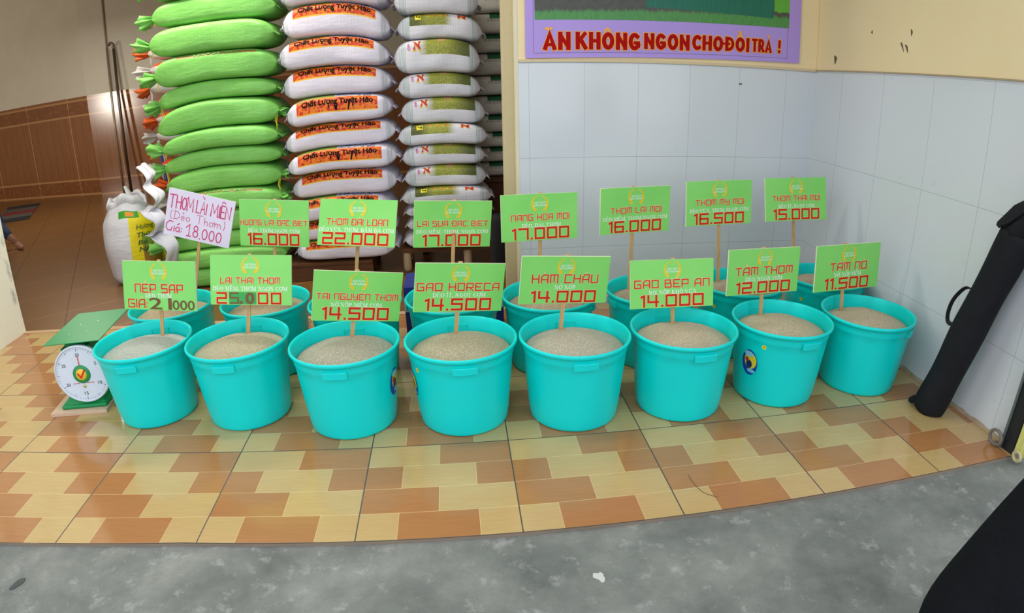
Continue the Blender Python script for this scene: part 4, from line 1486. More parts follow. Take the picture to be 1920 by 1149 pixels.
for i in range(n_r):
    zt, zb = RZ[i], RZ[i + 1]
    f = i / (n_r - 1)
    xl = 1.215 + .0 * f + .015 * math.sin(i * 2.1)
    xr = 1.845 + .06 * f + .02 * math.sin(i * 1.7)
    sl, sr = RSL[i], RSR[i]
    kind = 1 if i in (1, 5, 8) else 0
    sh = SackShape(((xl + xr) / 2, 3.34 + .02 * math.sin(i * 2.2), (zt + zb) / 2 + (sl + sr) * .16), xr - xl, .50, zt - zb, i + 61, sl, sr, .02 * math.sin(i * 2.3), -.015, seams=r_seam(i))
    root = build_sack('rice_sack', 'white rice sack with a rice-field picture, %s in the right stack' % rank(i, n_r), 'stacked white sacks with field pictures', sh, (WPIC1 if kind else WPIC0), None, hem=(-1, 1))
    if kind == 0:
        k = sack_text(root, 'sack_lettering', 'N', sh, -.53, -.36, 2 * PI * .03, 2 * PI * .125, red_ink, .05)
        sack_text(k, 'letter_outline', 'N', sh, -.55, -.34, 2 * PI * .025, 2 * PI * .13, gold_ink, .10, .0015)
        sack_text(root, 'sack_lettering', 'Gạo', sh, -.68, -.60, 2 * PI * .02, 2 * PI * .10, pink_ink, .02, rot90=True, cap=None)
    else:
        sack_text(root, 'sack_lettering', 'kg', sh, -.54, -.44, 2 * PI * .075, 2 * PI * .11, black_ink, .01, cap=.6)
        k = sack_text(root, 'sack_lettering', 'N', sh, .42, .60, 2 * PI * .07, 2 * PI * .15, red_ink, .05)
        sack_text(k, 'letter_outline', 'N', sh, .40, .62, 2 * PI * .065, 2 * PI * .155, gold_ink, .10, .0015)

# sacks further back on a dark bench, right of the stacks
bench = thing('bench', 'dark brown wooden bench carrying the rearmost white sacks', 'bench', (1.8, 3.95, 0))
MB().box(1.28, 2.3, 3.66, 4.26, .63, .672).obj('bench_top', wood_dark, bench)
MB().box(1.32, 2.26, 3.70, 3.73, .30, .63).obj('bench_panel', wood_dark, bench)
for x in (1.3, 2.22):
    for y in (3.68, 4.18):
        MB().box(x, x + .06, y, y + .06, 0, .63).obj('bench_leg', wood_dark, bench)
HZ = [2.25, 2.077, 1.90, 1.74, 1.55, 1.379, 1.21, 1.06, .93, .80, .672]
n_h = len(HZ) - 1
for i in range(n_h):
    zt, zb = HZ[i], HZ[i + 1]
    sh = SackShape((1.80 + .02 * math.sin(i * 2), 3.93, (zt + zb) / 2), 1.0, .54, (zt - zb) * .98, i + 91, .0, .0, .015 * math.sin(i), 0, 3.4)
    build_sack('rice_sack', 'off-white sack with dark green bands, %s on the back bench' % rank(i, n_h), 'white and green sacks on the back bench', sh, WBACK, None, hem=(1,), nu=30, nv=26)

# orange and white sacks behind the green stack, tied ends poking out to the left
LZ = [2.05, 1.90, 1.75, 1.60, 1.45, 1.31, 1.17, 1.03, .86, .69, .52, .35, .175, 0.0]
n_l = len(LZ) - 1
for i in range(n_l):
    zt, zb = LZ[i], LZ[i + 1]
    sh = SackShape((-.56 + .025 * math.sin(i * 2.4), 3.98, (zt + zb) / 2), 1.05 + .03 * math.sin(i * 1.3), .54, (zt - zb) * .98, i + 121, .0, .0, .02 * math.sin(i * 1.9), 0, 3.0)
    build_sack('rice_sack', 'white sack with orange print behind the green stack, %s of its pile' % rank(i, n_l), 'orange and white sacks behind the green stack', sh, ORNG, 'l', cord=white_cord,
               mouth_mat=(flat('frayed_white_mouth', (206, 200, 194), .6) if i % 2 else flat('frayed_orange_mouth', (224, 96, 30), .6)), nu=30, nv=26)

# ---------------------------------------------------------------- open sack standing by the stack
def open_sack_mat():
    t = NT('white_sack_yellow_side', 0.45, 0.4)
    n, (u, v, _) = weave(t, .1)
    uv = t.coord('UV')
    c = t.mix(n, lin((206, 206, 214)), lin((234, 232, 238)))
    u2 = t.math('ADD', u, t.math('MULTIPLY', v, -.03))
    yel = t.math('MULTIPLY', t.band(u2, .535, .80), t.math('LESS_THAN', v, .86))
    c = t.mix(yel, c, lin((240, 218, 16)))
    c = t.mix(t.math('MULTIPLY', yel, t.math('LESS_THAN', v, .13)), c, lin((30, 120, 50)))
    gr = t.noise(t.scale(uv, (30, 16, 1)), 2, 4, .7)
    pic = t.math('MULTIPLY', t.band(u2, .60, .72), t.math('MULTIPLY', t.band(v, .22, .60), t.math('GREATER_THAN', gr, .36)))
    c = t.mix(pic, c, t.mix(t.step(v, .40, .52), t.mix(gr, lin((110, 52, 14)), lin((206, 160, 60))), lin((136, 170, 60))))
    logo = t.math('MULTIPLY', t.band(v, .80, .87), t.band(u, .50, .63))
    c = t.mix(logo, c, lin((60, 160, 40)))
    c = t.mix(t.math('MULTIPLY', t.band(v, .815, .86), t.band(u, .545, .60)), c, lin((236, 150, 30)))
    t.color(c)
    return t.m


sx, sy = -1.30, 3.42
root = thing('open_rice_sack', 'open white and yellow rice sack standing upright beside the green stack', 'sack', (sx, sy, 0))
MOPEN = open_sack_mat()


def osack(a, v):
    """a bearing from the camera side, v 0..1 height"""
    z = .74 * v
    w = (.20 + .07 * math.sin(PI * min(1, .15 + v * .85)) ** .8) * (1 - .22 * max(0, v - .75) / .25)
    if v < .08:
        w *= .84 + 2 * v
    k = 1 + .05 * noise.noise(Vector((a * 1.3, v * 3, 2))) + (.03 * math.sin(a * 9) * max(0, v - .72) / .28)
    return (sx + w * k * 1.02 * math.sin(a), sy - w * k * .86 * math.cos(a), z + (.03 * math.sin(2 * a + 1) + .012 * math.sin(7 * a)) * max(0, v - .7) / .3)


nu, nv = 34, 64
vs, uv = [], []
for i in range(nu):
    v = i / (nu - 1)
    for j in range(nv + 1):
        a = -PI + 2 * PI * j / nv
        vs.append(osack(a, v))
        uv.append((j / nv, v))
fs = grid_faces(nu, nv + 1)
fs.append(tuple(range(nv, -1, -1)))
mesh_obj('sack_body', vs, fs, MOPEN, root, True, uv)
# folded-over rim, and the inside going down to the rice
vs, uv = [], []
for r in range(9):
    q = r / 8
    for j in range(nv + 1):
        a = -PI + 2 * PI * j / nv
        x, y, z = osack(a, 1.0)
        wob = .02 * math.sin(5 * a + .7) + .014 * math.sin(11 * a)
        rr = 1.04 + .16 * math.sin(q * PI) * (1 + wob * 8) - .18 * max(0, q - .5)
        dz = (-.10 + .16 * q * (1 + wob * 4)) if q < .75 else (.02 - .30 * (q - .75))
        vs.append((sx + (x - sx) * rr, sy + (y - sy) * rr, z + dz + .02 * math.sin(3 * a)))
        uv.append((.2, .5))
o = mesh_obj('rolled_rim', vs, grid_faces(9, nv + 1), MOPEN, root, True, uv)
b = MB()
pts = [(sx + .10, sy - .06, .64), (sx + .09, sy - .05, .73), (sx + .06, sy - .05, .80), (sx + .035, sy - .05, .86)]
b.tube(catmull(pts, 5), [.075 - .0036 * k for k in range(16)], 12, flat_=.4)
o = b.obj('twisted_corner', flat('sack_white_plain', (216, 214, 218), .5), root, True)
for k, (wd, vz) in enumerate((('Hương', .67), ('Thơm', .58), ('Bé', .49), ('Ngọt', .41))):
    def tf(x, y, vz=vz):
        a = (x * .11 - .0 + .575 + .03 * vz - .5) * 2 * PI
        p = osack(a, vz + y * .055)
        return (sx + (p[0] - sx) * 1.012, sy + (p[1] - sy) * 1.012, p[2])
    text_on(root, 'sack_lettering', wd, tf, 0, 1 if k in (0, 1, 3) else .5, 0, 1, flat('sack_green_ink', (40, 84, 40), .5), .012, .25, cap=.73)

# empty sacks folded and tucked between the standing sack and the stack
for q, (pts, wd, lab, c) in enumerate((
        ([(-1.02, 3.02, 1.06), (-.93, 3.0, .97), (-.97, 2.98, .90), (-.86, 2.96, .80), (-.94, 2.95, .70)], .11, 'empty white sack folded in zigzag hanging by the green stack', (216, 214, 222)),
        ([(-1.06, 3.05, .70), (-.95, 2.93, .69), (-.86, 2.9, .62), (-.90, 2.92, .54), (-1.0, 2.96, .52)], .15, 'grey-white empty sack bundled against the side of the green stack', (196, 196, 208)),
        ([(-1.0, 3.02, .50), (-.90, 2.92, .50), (-.80, 2.90, .40), (-.84, 2.92, .28), (-.9, 2.96, .16)], .16, 'lowest empty white sack slumped beside the green stack', (206, 206, 216)))):
    P = catmull(pts, 6)
    vs = []
    for k, p in enumerate(P):
        for j in range(9):
            s = j / 8 - .5
            vs.append((p.x + .13 + s * wd * .55 + .004 * math.sin(k * .7 + j), p.y + s * wd * .5 - .006 * math.sin(j * 1.1 + k * .4), p.z + s * wd * .30 + .005 * math.sin(j * 1.3 + k * .6)))
    o = mesh_obj('empty_sack', vs, grid_faces(len(P), 9), flat('empty_sack_%d' % q, c, .5), None, True, origin=tuple(P[0]))
    o.modifiers.new('cloth', 'SOLIDIFY').thickness = .004
    tag(o, lab, 'empty sack', 'empty sacks tucked by the green stack')

# steel rods and mop handle leaning in the back room
steel = flat('dull_steel', (104, 92, 80), .35, .5, .7)
r1 = thing('steel_rod', 'dark hooked steel rod leaning against the back room wall', 'rod', (-4.28, 8.80, 0))
MB().tube([(-4.28, 8.80, 0), (-4.34, 8.98, 2.62)], .028, 8).obj('rod_shaft', steel, r1, True)
MB().tube(catmull([(-4.34, 8.98, 2.60), (-4.345, 8.98, 2.70), (-4.39, 8.97, 2.73), (-4.43, 8.96, 2.68)], 5), .022, 8).obj('rod_hook', steel, r1, True)
r2 = MB().tube([(-4.42, 8.78, 0), (-4.47, 8.97, 2.66)], .022, 8).obj('steel_rod', flat('bright_steel', (176, 160, 140), .3, .5, .6), None, True, origin=(-4.42, 8.78, 0))
tag(r2, 'thinner paler steel rod leaning just left of the hooked rod', 'rod')
mop = thing('mop', 'blue mop handle with pale grip standing behind the folded sacks', 'mop', (-1.32, 4.4, 0))
MB().tube([(-1.32, 4.4, .03), (-1.38, 4.4, 1.02)], .014, 8).obj('mop_pole', flat('mop_blue', (36, 70, 170), .4), mop, True)
MB().tube([(-1.38, 4.4, 1.0), (-1.392, 4.4, 1.16)], .016, 8).obj('mop_grip', flat('mop_grip_white', (206, 206, 206), .5), mop, True)
MB().box(-1.40, -1.24, 4.34, 4.46, 0, .035, 0, None, .01).obj('mop_head', flat('mop_grey', (150, 150, 150), .9), mop)

# striped mat on the back room floor
mat_o = thing('doormat', 'striped black grey and red mat on the back room floor', 'mat', (-6.3, 8.0, 0))
A, Bq, Cq, Dq = Vector((-7.3, 9.05, .004)), Vector((-6.55, 9.12, .004)), Vector((-5.55, 7.4, .004)), Vector((-6.1, 7.25, .004))
cols = [(34, 34, 36), (84, 78, 74), (120, 30, 40), (88, 82, 76), (30, 32, 38)]
for k in range(5):
    s0, s1 = k / 5, (k + 1) / 5
    q = [A.lerp(Dq, s0), Bq.lerp(Cq, s0), Bq.lerp(Cq, s1), A.lerp(Dq, s1)]
    vs = [tuple(p) for p in q] + [(p.x, p.y, -.004) for p in q]
    mesh_obj('mat_stripe', vs, [(3, 2, 1, 0), (0, 1, 5, 4), (1, 2, 6, 5), (2, 3, 7, 6), (3, 0, 4, 7)], flat('mat_%d' % k, cols[k], .95), mat_o)

# black bag on the floor right of the stand, blue and white carton behind the buckets
b = MB()
vs = []
for i in range(16):
    v = i / 15
    for j in range(24):
        a = 2 * PI * j / 24
        k = (1 - .25 * v ** 2) * (1 + .05 * math.sin(3 * a + v * 5)) * (1 if i else .9)
        vs.append((1.955 + .075 * k * math.copysign(abs(math.cos(a)) ** .6, math.cos(a)), 3.05 + .10 * k * math.copysign(abs(math.sin(a)) ** .6, math.sin(a)), .46 * v + .01 * math.sin(4 * a) * v))
b.add(vs, grid_faces(16, 24, True))
b.f += [tuple(range(23, -1, -1)), tuple(15 * 24 + j for j in range(24))]
o = b.obj('cloth_bag', flat('black_cloth', (16, 17, 20), .85), None, True, origin=(1.955, 3.05, 0))
tag(o, 'black cloth bag standing on the floor by the door frame', 'bag')
ct = thing('carton', 'blue and white carton behind the fourth back-row bucket', 'box', (1.585, 1.87, 0))
MB().box(1.29, 1.88, 1.74, 2.02, 0, .345, 0, None, .004).obj('carton_body', flat('carton_blue', (22, 44, 128), .5), ct)
MB().box(1.288, 1.882, 1.738, 2.022, .19, .275, 0).obj('carton_band', flat('carton_white', (206, 210, 218), .5), ct)

# ---------------------------------------------------------------- poster
def meadow_mat():
    t = NT('meadow_print', 0.4, 0.4)
    P = t.coord()
    x, y, z = t.xyz(P)
    x, z = t.math('ADD', x, 3.0), t.math('ADD', z, 1.64)
    g = t.noise(t.scale(P, (60, 1, 8)), 2.2, 5, .7)
    gr = t.mix(g, lin((30, 96, 56)), lin((104, 176, 92)))
    edge = t.math('ADD', z, t.math('MULTIPLY', t.noise(t.scale(P, (26, 1, 1)), 2, 4, .7), -.06))
    e2 = t.math('ADD', edge, t.math('MULTIPLY', t.math('SUBTRACT', x, 2.14), -.023))
    dark = t.mix(t.noise(P, 30, 4, .7), lin((50, 52, 52)), lin((96, 96, 88)))
    c = t.mix(t.step(e2, 1.885, 1.905), gr, dark)
    roof = t.math('MULTIPLY', t.band(x, 2.85, 3.74), t.math('GREATER_THAN', t.math('ADD', z, t.math('MULTIPLY', x, .02)), 2.022))
    c = t.mix(roof, c, t.mix(t.noise(t.scale(P, (30, 1, 2)), 2), lin((14, 92, 76)), lin((26, 120, 96))))
    lt = t.math('MULTIPLY', t.math('GREATER_THAN', x, 3.745), t.math('GREATER_THAN', e2, 1.925))
    c = t.mix(lt, c, lin((96, 172, 60)))
    t.color(c)
    return t.m


pz = BY - .0075
post = thing('poster', 'purple poster with green meadow picture and bold red slogan on the back wall', 'poster', (3.0, pz, 1.64))
PB = lambda x: 1.636 + (x - 2.09) * .004


def panel(nm, q, m, y, par):
    vs = [(a, y, c) for a, c in q] + [(a, y + .0012, c) for a, c in q]
    return mesh_obj(nm, vs, [(0, 1, 2, 3), (0, 4, 5, 1), (1, 5, 6, 2), (2, 6, 7, 3), (3, 7, 4, 0)], m, par)


panel('poster_sheet', [(2.085, PB(2.085)), (3.955, PB(3.955) + .02), (3.95, 3.0), (2.092, 3.0)], flat('poster_purple', (176, 148, 226), .45, var=.04, scale=4), pz, post)
pic = panel('meadow_picture', [(2.145, 1.872), (3.862, 1.892), (3.858, 2.9), (2.147, 2.9)], meadow_mat(), pz - .0014, post)
for a, c, a2, c2 in ((2.135, 1.667, 3.856, 1.690), (2.135, 1.667, 2.14, 2.9), (3.856, 1.690, 3.863, 2.9)):
    w = .0012
    dx, dz = (0, w) if abs(a2 - a) > .5 else (w, 0)
    panel('poster_line', [(a - dx, c - dz), (a2 - dx if dx else a2, c2 - dz), (a2 + dx, c2 + dz), (a + dx if dx else a, c + dz)] if not dx else
          [(a - dx, c), (a + dx, c), (a2 + dx, c2), (a2 - dx, c2)], flat('poster_line_grey', (110, 100, 130), .5), pz - .0008, post)
slog = (('ĂN', 2.19, 2.36), ('KHÔNG', 2.395, 2.81), ('NGON', 2.835, 3.14), ('CHO', 3.16, 3.375), ('ĐỔI', 3.39, 3.565), ('TRẢ', 3.58, 3.735), ('!', 3.78, 3.802))
dk_red = flat('slogan_red', (172, 4, 8), .7, .15, var=0)
amber = flat('slogan_amber', (246, 170, 40), .4, var=0)
for wd, a, c in slog:
    z0 = 1.688 + (a - 2.19) * .021
    z1 = 1.797 + (a - 2.19) * .006
    letters(post, Matrix.Translation((0, pz, 0)), .003, BOLD, wd, a + .008, c - .008, z0, z1, dk_red, 1.0, 7, 1.75, 2, outline=.010, omat=amber, name='slogan_lettering', aw=.9)

# ---------------------------------------------------------------- kitchen scale on a board
ang = math.radians(8)
SM = Matrix.Translation((-.626, .936, 0)) @ Matrix.Rotation(ang, 4, 'Z')
bd = MB().box(0, .335, 0, .34, 0, .022, 0, SM, .002).obj('plywood_board', flat('pale_plywood', (206, 176, 150), .7), None, False, origin=(-.626, .936, 0))
tag(bd, 'pale wooden board lying on the tiles under the green scale', 'board')
s_green = flat('scale_green_enamel', (6, 138, 74), .35, .4, var=.03)
sc = thing('kitchen_scale', 'green dial scale with square weighing plate left of the buckets', 'scale', tuple(SM @ Vector((.165, .18, .0225))))
b = MB()


def frustum(b, x0, x1, y0, y1, z0, X0, X1, Y0, Y1, z1, M):
    v = [(x0, y0, z0), (x1, y0, z0), (x1, y1, z0), (x0, y1, z0), (X0, Y0, z1), (X1, Y0, z1), (X1, Y1, z1), (X0, Y1, z1)]
    b.add(v, [(3, 2, 1, 0), (4, 5, 6, 7), (0, 1, 5, 4), (1, 2, 6, 5), (2, 3, 7, 6), (3, 0, 4, 7)], 0, M)


b.box(.06, .33, .03, .32, .0225, .045, 0, SM, .008)
frustum(b, .07, .32, .045, .305, .045, .11, .28, .085, .27, .085, SM)
b.obj('scale_base', s_green, sc)
b = MB()
frustum(b, .11, .28, .085, .27, .085, .12, .27, .10, .26, .345, SM)
b.box(.14, .25, .12, .24, .345, .388, 0, SM)
b.obj('scale_housing', s_green, sc)
b = MB().box(.05, .378, .055, .53, .388, .3925, 0, SM, .0018)
pl = b.obj('weighing_plate', s_green, sc)
for rx, ry in ((.15, .18), (.25, .2), (.16, .32), (.25, .36)):
    m = MB()
    m.lathe([(.0055, 0), (.0055, .0022), (.003, .0034), (.0002, .0036)], 12, M=SM @ Matrix.Translation((rx, ry, .3925)))
    m.obj('rivet', flat('rivet_steel', (190, 200, 196), .25, .5, .8), pl, True)
# dial: tilted back a little, facing out of the shop
DM = SM @ Matrix.Translation((.233, .05, .216)) @ Matrix.Rotation(math.radians(-4), 4, 'X') @ Matrix.Rotation(math.radians(90), 4, 'X')   # local z -> towards the viewer


def dring(prof, nm, m, par, n=64):
    q = MB()
    q.lathe(prof, n, M=DM)
    return q.obj(nm, m, par, True)


dial = dring([(.001, -.03), (.150, -.03), (.158, -.02), (.160, .004), (.156, .010), (.150, .010), (.148, .004), (.001, .004)], 'dial_case', flat('dial_rim_white', (206, 214, 224), .25), sc)
dring([(.0005, .0052), (.1475, .0052)], 'dial_face', flat('dial_face_white', (214, 222, 236), .25, var=.03), dial)
blk = flat('dial_black', (40, 42, 50), .5, var=0)
tk = MB()
for k in range(60):
    a = 2 * PI * k / 60
    r0 = .128 if k % 10 == 0 else (.132 if k % 5 == 0 else .137)
    w = .0011 if k % 5 else .0016
    c, s = math.sin(a), math.cos(a)
    tk.add([tuple(DM @ Vector((c * r + s * q, s * r - c * q, .0058))) for r, q in ((r0, -w), (r0, w), (.143, w), (.143, -w))], [(0, 1, 2, 3)])
tk.obj('dial_marks', blk, dial)
for wd, a in (('30', 0), ('5', 60), ('10', 120), ('15', 180), ('20', 240), ('25', 300)):
    c, s = math.sin(math.radians(a)) * .108, math.cos(math.radians(a)) * .108
    text_on(dial, 'dial_number', wd, (lambda x, y, c=c, s=s: tuple(DM @ Vector((c + x, s + y, .0058)))), -.006 * len(wd), .006 * len(wd), -.009, .009, blk, .012)
dring([(.0005, .012), (.046, .012), (.050, .009), (.051, .0054)], 'dial_hub', flat('hub_green', (20, 140, 74), .35), dial)
hub_y = dring([(.0005, .0135), (.030, .0135), (.031, .012)], 'hub_emblem', flat('emblem_yellow', (240, 190, 40), .4), dial)
m = MB()
vv, ff = [], []
ribbon([(-.018, .004), (-.004, -.016), (.024, .022)], .010, vv, ff, lambda p: tuple(DM @ Vector((p[0], p[1], .0142))))
mesh_obj('emblem_tick', vv, ff, flat('emblem_red', (206, 30, 36), .4), dial)
vv, ff = [], []
ribbon([(0, .05), (0, .10)], .005, vv, ff, lambda p: tuple(DM @ Vector((p[0], p[1], .0085))))
mesh_obj('dial_pointer', vv, ff, flat('pointer_red', (226, 60, 60), .4), dial)
dring([(.0005, .0075), (.009, .0075), (.010, .0054)], 'adjust_screw', flat('brass', (200, 190, 110), .3, .5, .5), dial, 20).location += Vector(DM.to_3x3() @ Vector((0, -.068, 0)))
vv, ff = [], []
for a, c in ((-.062, -.026), (.022, .06)):
    vv, ff = [], []
    ribbon([(a, -.050), (c, -.050)], .004, vv, ff, lambda p: tuple(DM @ Vector((p[0], p[1], .006))))
    mesh_obj('dial_caption', vv, ff, flat('caption_red', (210, 60, 80), .4), dial)

# ---------------------------------------------------------------- long black bag leaning on the right wall
bag = thing('tripod_bag', 'long black fabric bag leaning against the white tiled right wall', 'bag', (3.94, .46, 0))
blackf = NT('black_fabric', 0.8, 0.25)
_P = blackf.coord()
blackf.color(blackf.mix(blackf.noise(_P, 9, 4, .6), lin((14, 15, 19)), lin((30, 31, 37))))
blackf.bump(blackf.math('ADD', blackf.noise(blackf.scale(_P, (1, 1, .6)), 16, 4, .6), blackf.math('MULTIPLY', blackf.noise(_P, 300, 2), .15)), .5, .012)
blackf = blackf.m
axis = [(3.918, .474, .004), (3.93, .45, .12), (3.945, .42, .28), (3.962, .385, .47), (3.978, .34, .66), (3.992, .29, .84), (4.0, .255, .98)]
P = catmull(axis, 6)
n = len(P)
b = MB()
rs = [.086 + .0025 * math.sin(k * .45) - (.010 if k < 1 else 0) for k in range(n)]
b.tube(P, rs, 24, flat_=.92)
b.v = [(x, y, max(z, .001)) for x, y, z in b.v]
b.obj('bag_tube', blackf, bag, True)
b = MB().tube(catmull([(3.90, .50, .05), (3.885, .545, .03), (3.88, .56, .014)], 4), [.035] * 8 + [.02], 10, flat_=.5)
b.v = [(x, y, max(z, .001)) for x, y, z in b.v]
b.obj('bag_corner', blackf, bag, True)
# strap loop
lp = catmull([(3.955, .40, .665), (3.935, .44, .665), (3.925, .485, .60), (3.925, .505, .53), (3.93, .50, .475), (3.935, .465, .47), (3.945, .42, .50)], 6)
vs = []
for k, p in enumerate(lp):
    t_ = (lp[min(k + 1, len(lp) - 1)] - lp[max(k - 1, 0)]).normalized()
    s_ = t_.cross(Vector((1, 0, 0))).normalized()
    for a, q in ((-.011, -.0015), (.011, -.0015), (.011, .0015), (-.011, .0015)):
        vs.append(tuple(p + Vector((1, .25, 0)) * a * .8 + s_ * (a * .55 + q)))
mesh_obj('bag_strap', vs, grid_faces(len(lp), 4, True), flat('strap_black', (22, 22, 26), .7), bag)
# loose flap at the top, partly covering a pale lining
b = MB().tube(catmull([(4.005, .26, .97), (4.015, .215, 1.06), (4.02, .175, 1.14), (4.02, .15, 1.2)], 5), [.085, .088, .09, .088, .086, .086, .085, .082, .08, .078, .074, .07, .066, .06, .05, .03], 20, flat_=.75)
b.obj('bag_head', blackf, bag, True)
vs = [(3.99, .352, .985), (3.985, .345, 1.0), (4.0, .28, 1.09), (4.02, .20, 1.15), (3.96, .17, 1.10), (3.945, .25, 1.02), (3.955, .31, .985)]
vs = [(x - .03, y, z) for x, y, z in vs]
fl = mesh_obj('bag_flap', vs, [tuple(range(7))], blackf, bag)
fl.modifiers.new('cloth', 'SOLIDIFY').thickness = .008

# ---------------------------------------------------------------- folding gate at the right
gate = thing('folding_gate', 'yellow steel gate post with black guide channel at the right wall end', 'gate', (4.08, -.02, 0))
g_yel = NT('chipped_yellow_paint', .55, .4)
_P = g_yel.coord()
g_yel.color(g_yel.mix(g_yel.step(g_yel.noise(g_yel.scale(_P, (1, 1, .4)), 22, 5, .7), .66, .72), lin((222, 218, 128)), lin((120, 110, 96))))
g_yel = g_yel.m
b = MB().box(4.062, 4.098, .006, .075, .0, 2.6, 0, None, .003)
b.obj('guide_channel', flat('channel_black', (22, 28, 34), .4), gate)
MB().box(4.054, 4.061, .072, .084, 0, 2.6).obj('channel_lip', flat('channel_grey', (96, 106, 104), .5), gate)
b = MB()
b.box(4.055, 4.10, -.10, -.004, .03, 2.6, 0, None, .003)
b.box(4.045, 4.054, -.055, -.045, .03, 2.6)
b.obj('gate_post', g_yel, gate)
for x, y, z, rr, m_ in ((4.03, .10, .045, .036, flat('rusty_steel', (120, 110, 100), .6)), (4.035, -.045, .03, .022, flat('lug_cream', (196, 186, 140), .6))):
    ring = [(x, y + rr * math.cos(2 * PI * k / 20), z + rr * math.sin(2 * PI * k / 20)) for k in range(20)]
    b = MB().tube(ring, .008, 8, closed=True)
    b.box(x - .004, x + .03, y - .012, y + .012, max(0, z - rr - .008), z - rr + .006)
    b.obj('gate_lug', m_, gate, True)


# ---------------------------------------------------------------- people
def skin_body(name, joints, edges, mats, parent=None, sub=2):
    """one continuous body grown over a skeleton: joints {name: (x,y,z,r)}"""
    keys = list(joints)
    me = bpy.data.meshes.new(name)
    org = world_loc(parent) if parent else (0, 0, 0)
    me.from_pydata([tuple(joints[k][q] - org[q] for q in range(3)) for k in keys], [(keys.index(a), keys.index(b)) for a, b in edges], [])
    o = bpy.data.objects.new(name, me)
    COL.objects.link(o)
    if parent:
        o.parent = parent
    o.modifiers.new('skin', 'SKIN')
    o.modifiers['skin'].use_smooth_shade = True
    if not me.skin_vertices:
        return o
    for k, sv in zip(keys, me.skin_vertices[0].data):
        r = joints[k][3]
        sv.radius = r if isinstance(r, tuple) else (r, r)
        sv.use_root = (k == keys[0])
    ss = o.modifiers.new('sub', 'SUBSURF')
    ss.levels = ss.render_levels = sub
    for m in mats:
        me.materials.append(m)
    return o


jeans = flat('blue_denim', (44, 62, 96), .8, var=.15)
skin_m = flat('skin_tone', (150, 104, 82), .55)
black_cl = NT('black_trouser_cloth', .9, .15)
_P = black_cl.coord()
black_cl.color(black_cl.mix(black_cl.noise(_P, 12, 3), lin((9, 10, 13)), lin((17, 18, 23))))
black_cl.bump(black_cl.noise(black_cl.scale(_P, (1, 1, 1)), 11, 4, .6), .6, .03)
black_cl = black_cl.m

# someone sitting just inside the shop, only shin and bare foot past the wall end
fx, fy = -3.98, 5.2
per = thing('person', 'person in blue jeans, bare foot showing past the left wall', 'person', (fx, fy, 0))
sit = {'pelvis': (fx - 1.15, fy + .25, .52, .15), 'waist': (fx - 1.17, fy + .27, .74, .14), 'chest': (fx - 1.14, fy + .26, 1.0, .16), 'neck': (fx - 1.1, fy + .24, 1.17, .06), 'head': (fx - 1.08, fy + .22, 1.32, .1), 'crown': (fx - 1.08, fy + .22, 1.43, .07),
       'hipa': (fx - 1.08, fy + .14, .50, .1), 'kneea': (fx - .62, fy + .06, .53, .075), 'anka': (fx - .14, fy + .02, .10, .045), 'heela': (fx - .12, fy + .04, .045, .042), 'balla': (fx + .02, fy - .07, .035, .035), 'toea': (fx + .07, fy - .11, .025, .022),
       'hipb': (fx - 1.1, fy + .38, .5, .1), 'kneeb': (fx - .72, fy + .4, .52, .075), 'ankb': (fx - .62, fy + .42, .1, .045), 'toeb': (fx - .46, fy + .38, .03, .028),
       'sha': (fx - 1.1, fy + .06, 1.08, .07), 'elba': (fx - .95, fy + .0, .80, .045), 'wra': (fx - .74, fy + .05, .66, .032), 'shb': (fx - 1.14, fy + .46, 1.08, .07), 'elbb': (fx - 1.0, fy + .5, .8, .045), 'wrb': (fx - .8, fy + .42, .66, .032)}
E_ = [('pelvis', 'waist'), ('waist', 'chest'), ('chest', 'neck'), ('neck', 'head'), ('head', 'crown'), ('pelvis', 'hipa'), ('hipa', 'kneea'), ('kneea', 'anka'), ('anka', 'heela'), ('heela', 'balla'), ('balla', 'toea'),
      ('pelvis', 'hipb'), ('hipb', 'kneeb'), ('kneeb', 'ankb'), ('ankb', 'toeb'), ('chest', 'sha'), ('sha', 'elba'), ('elba', 'wra'), ('chest', 'shb'), ('shb', 'elbb'), ('elbb', 'wrb')]
skin_body('body', sit, E_, [skin_m], per)


def dress(name, joints, edges, keys, grow, m, par, shrink=None):
    """a garment: the part of the skeleton it covers, a little wider than the body"""
    jj = {}
    for k in keys:
        x, y, z, r = joints[k]
        jj[k] = (x, y, z, tuple(q + grow for q in r) if isinstance(r, tuple) else r + grow)
    for k, t in (shrink or {}).items():          # hems stop short of the wrist or foot
        a, b = t
        pa, pb = joints[a], joints[k]
        q = tuple(pa[n] + (pb[n] - pa[n]) * b for n in range(3))
        ra = pb[3] if not isinstance(pb[3], tuple) else pb[3][0]
        jj[k] = q + (ra + grow,)
    return skin_body(name, jj, [e for e in edges if e[0] in jj and e[1] in jj], [m], par)


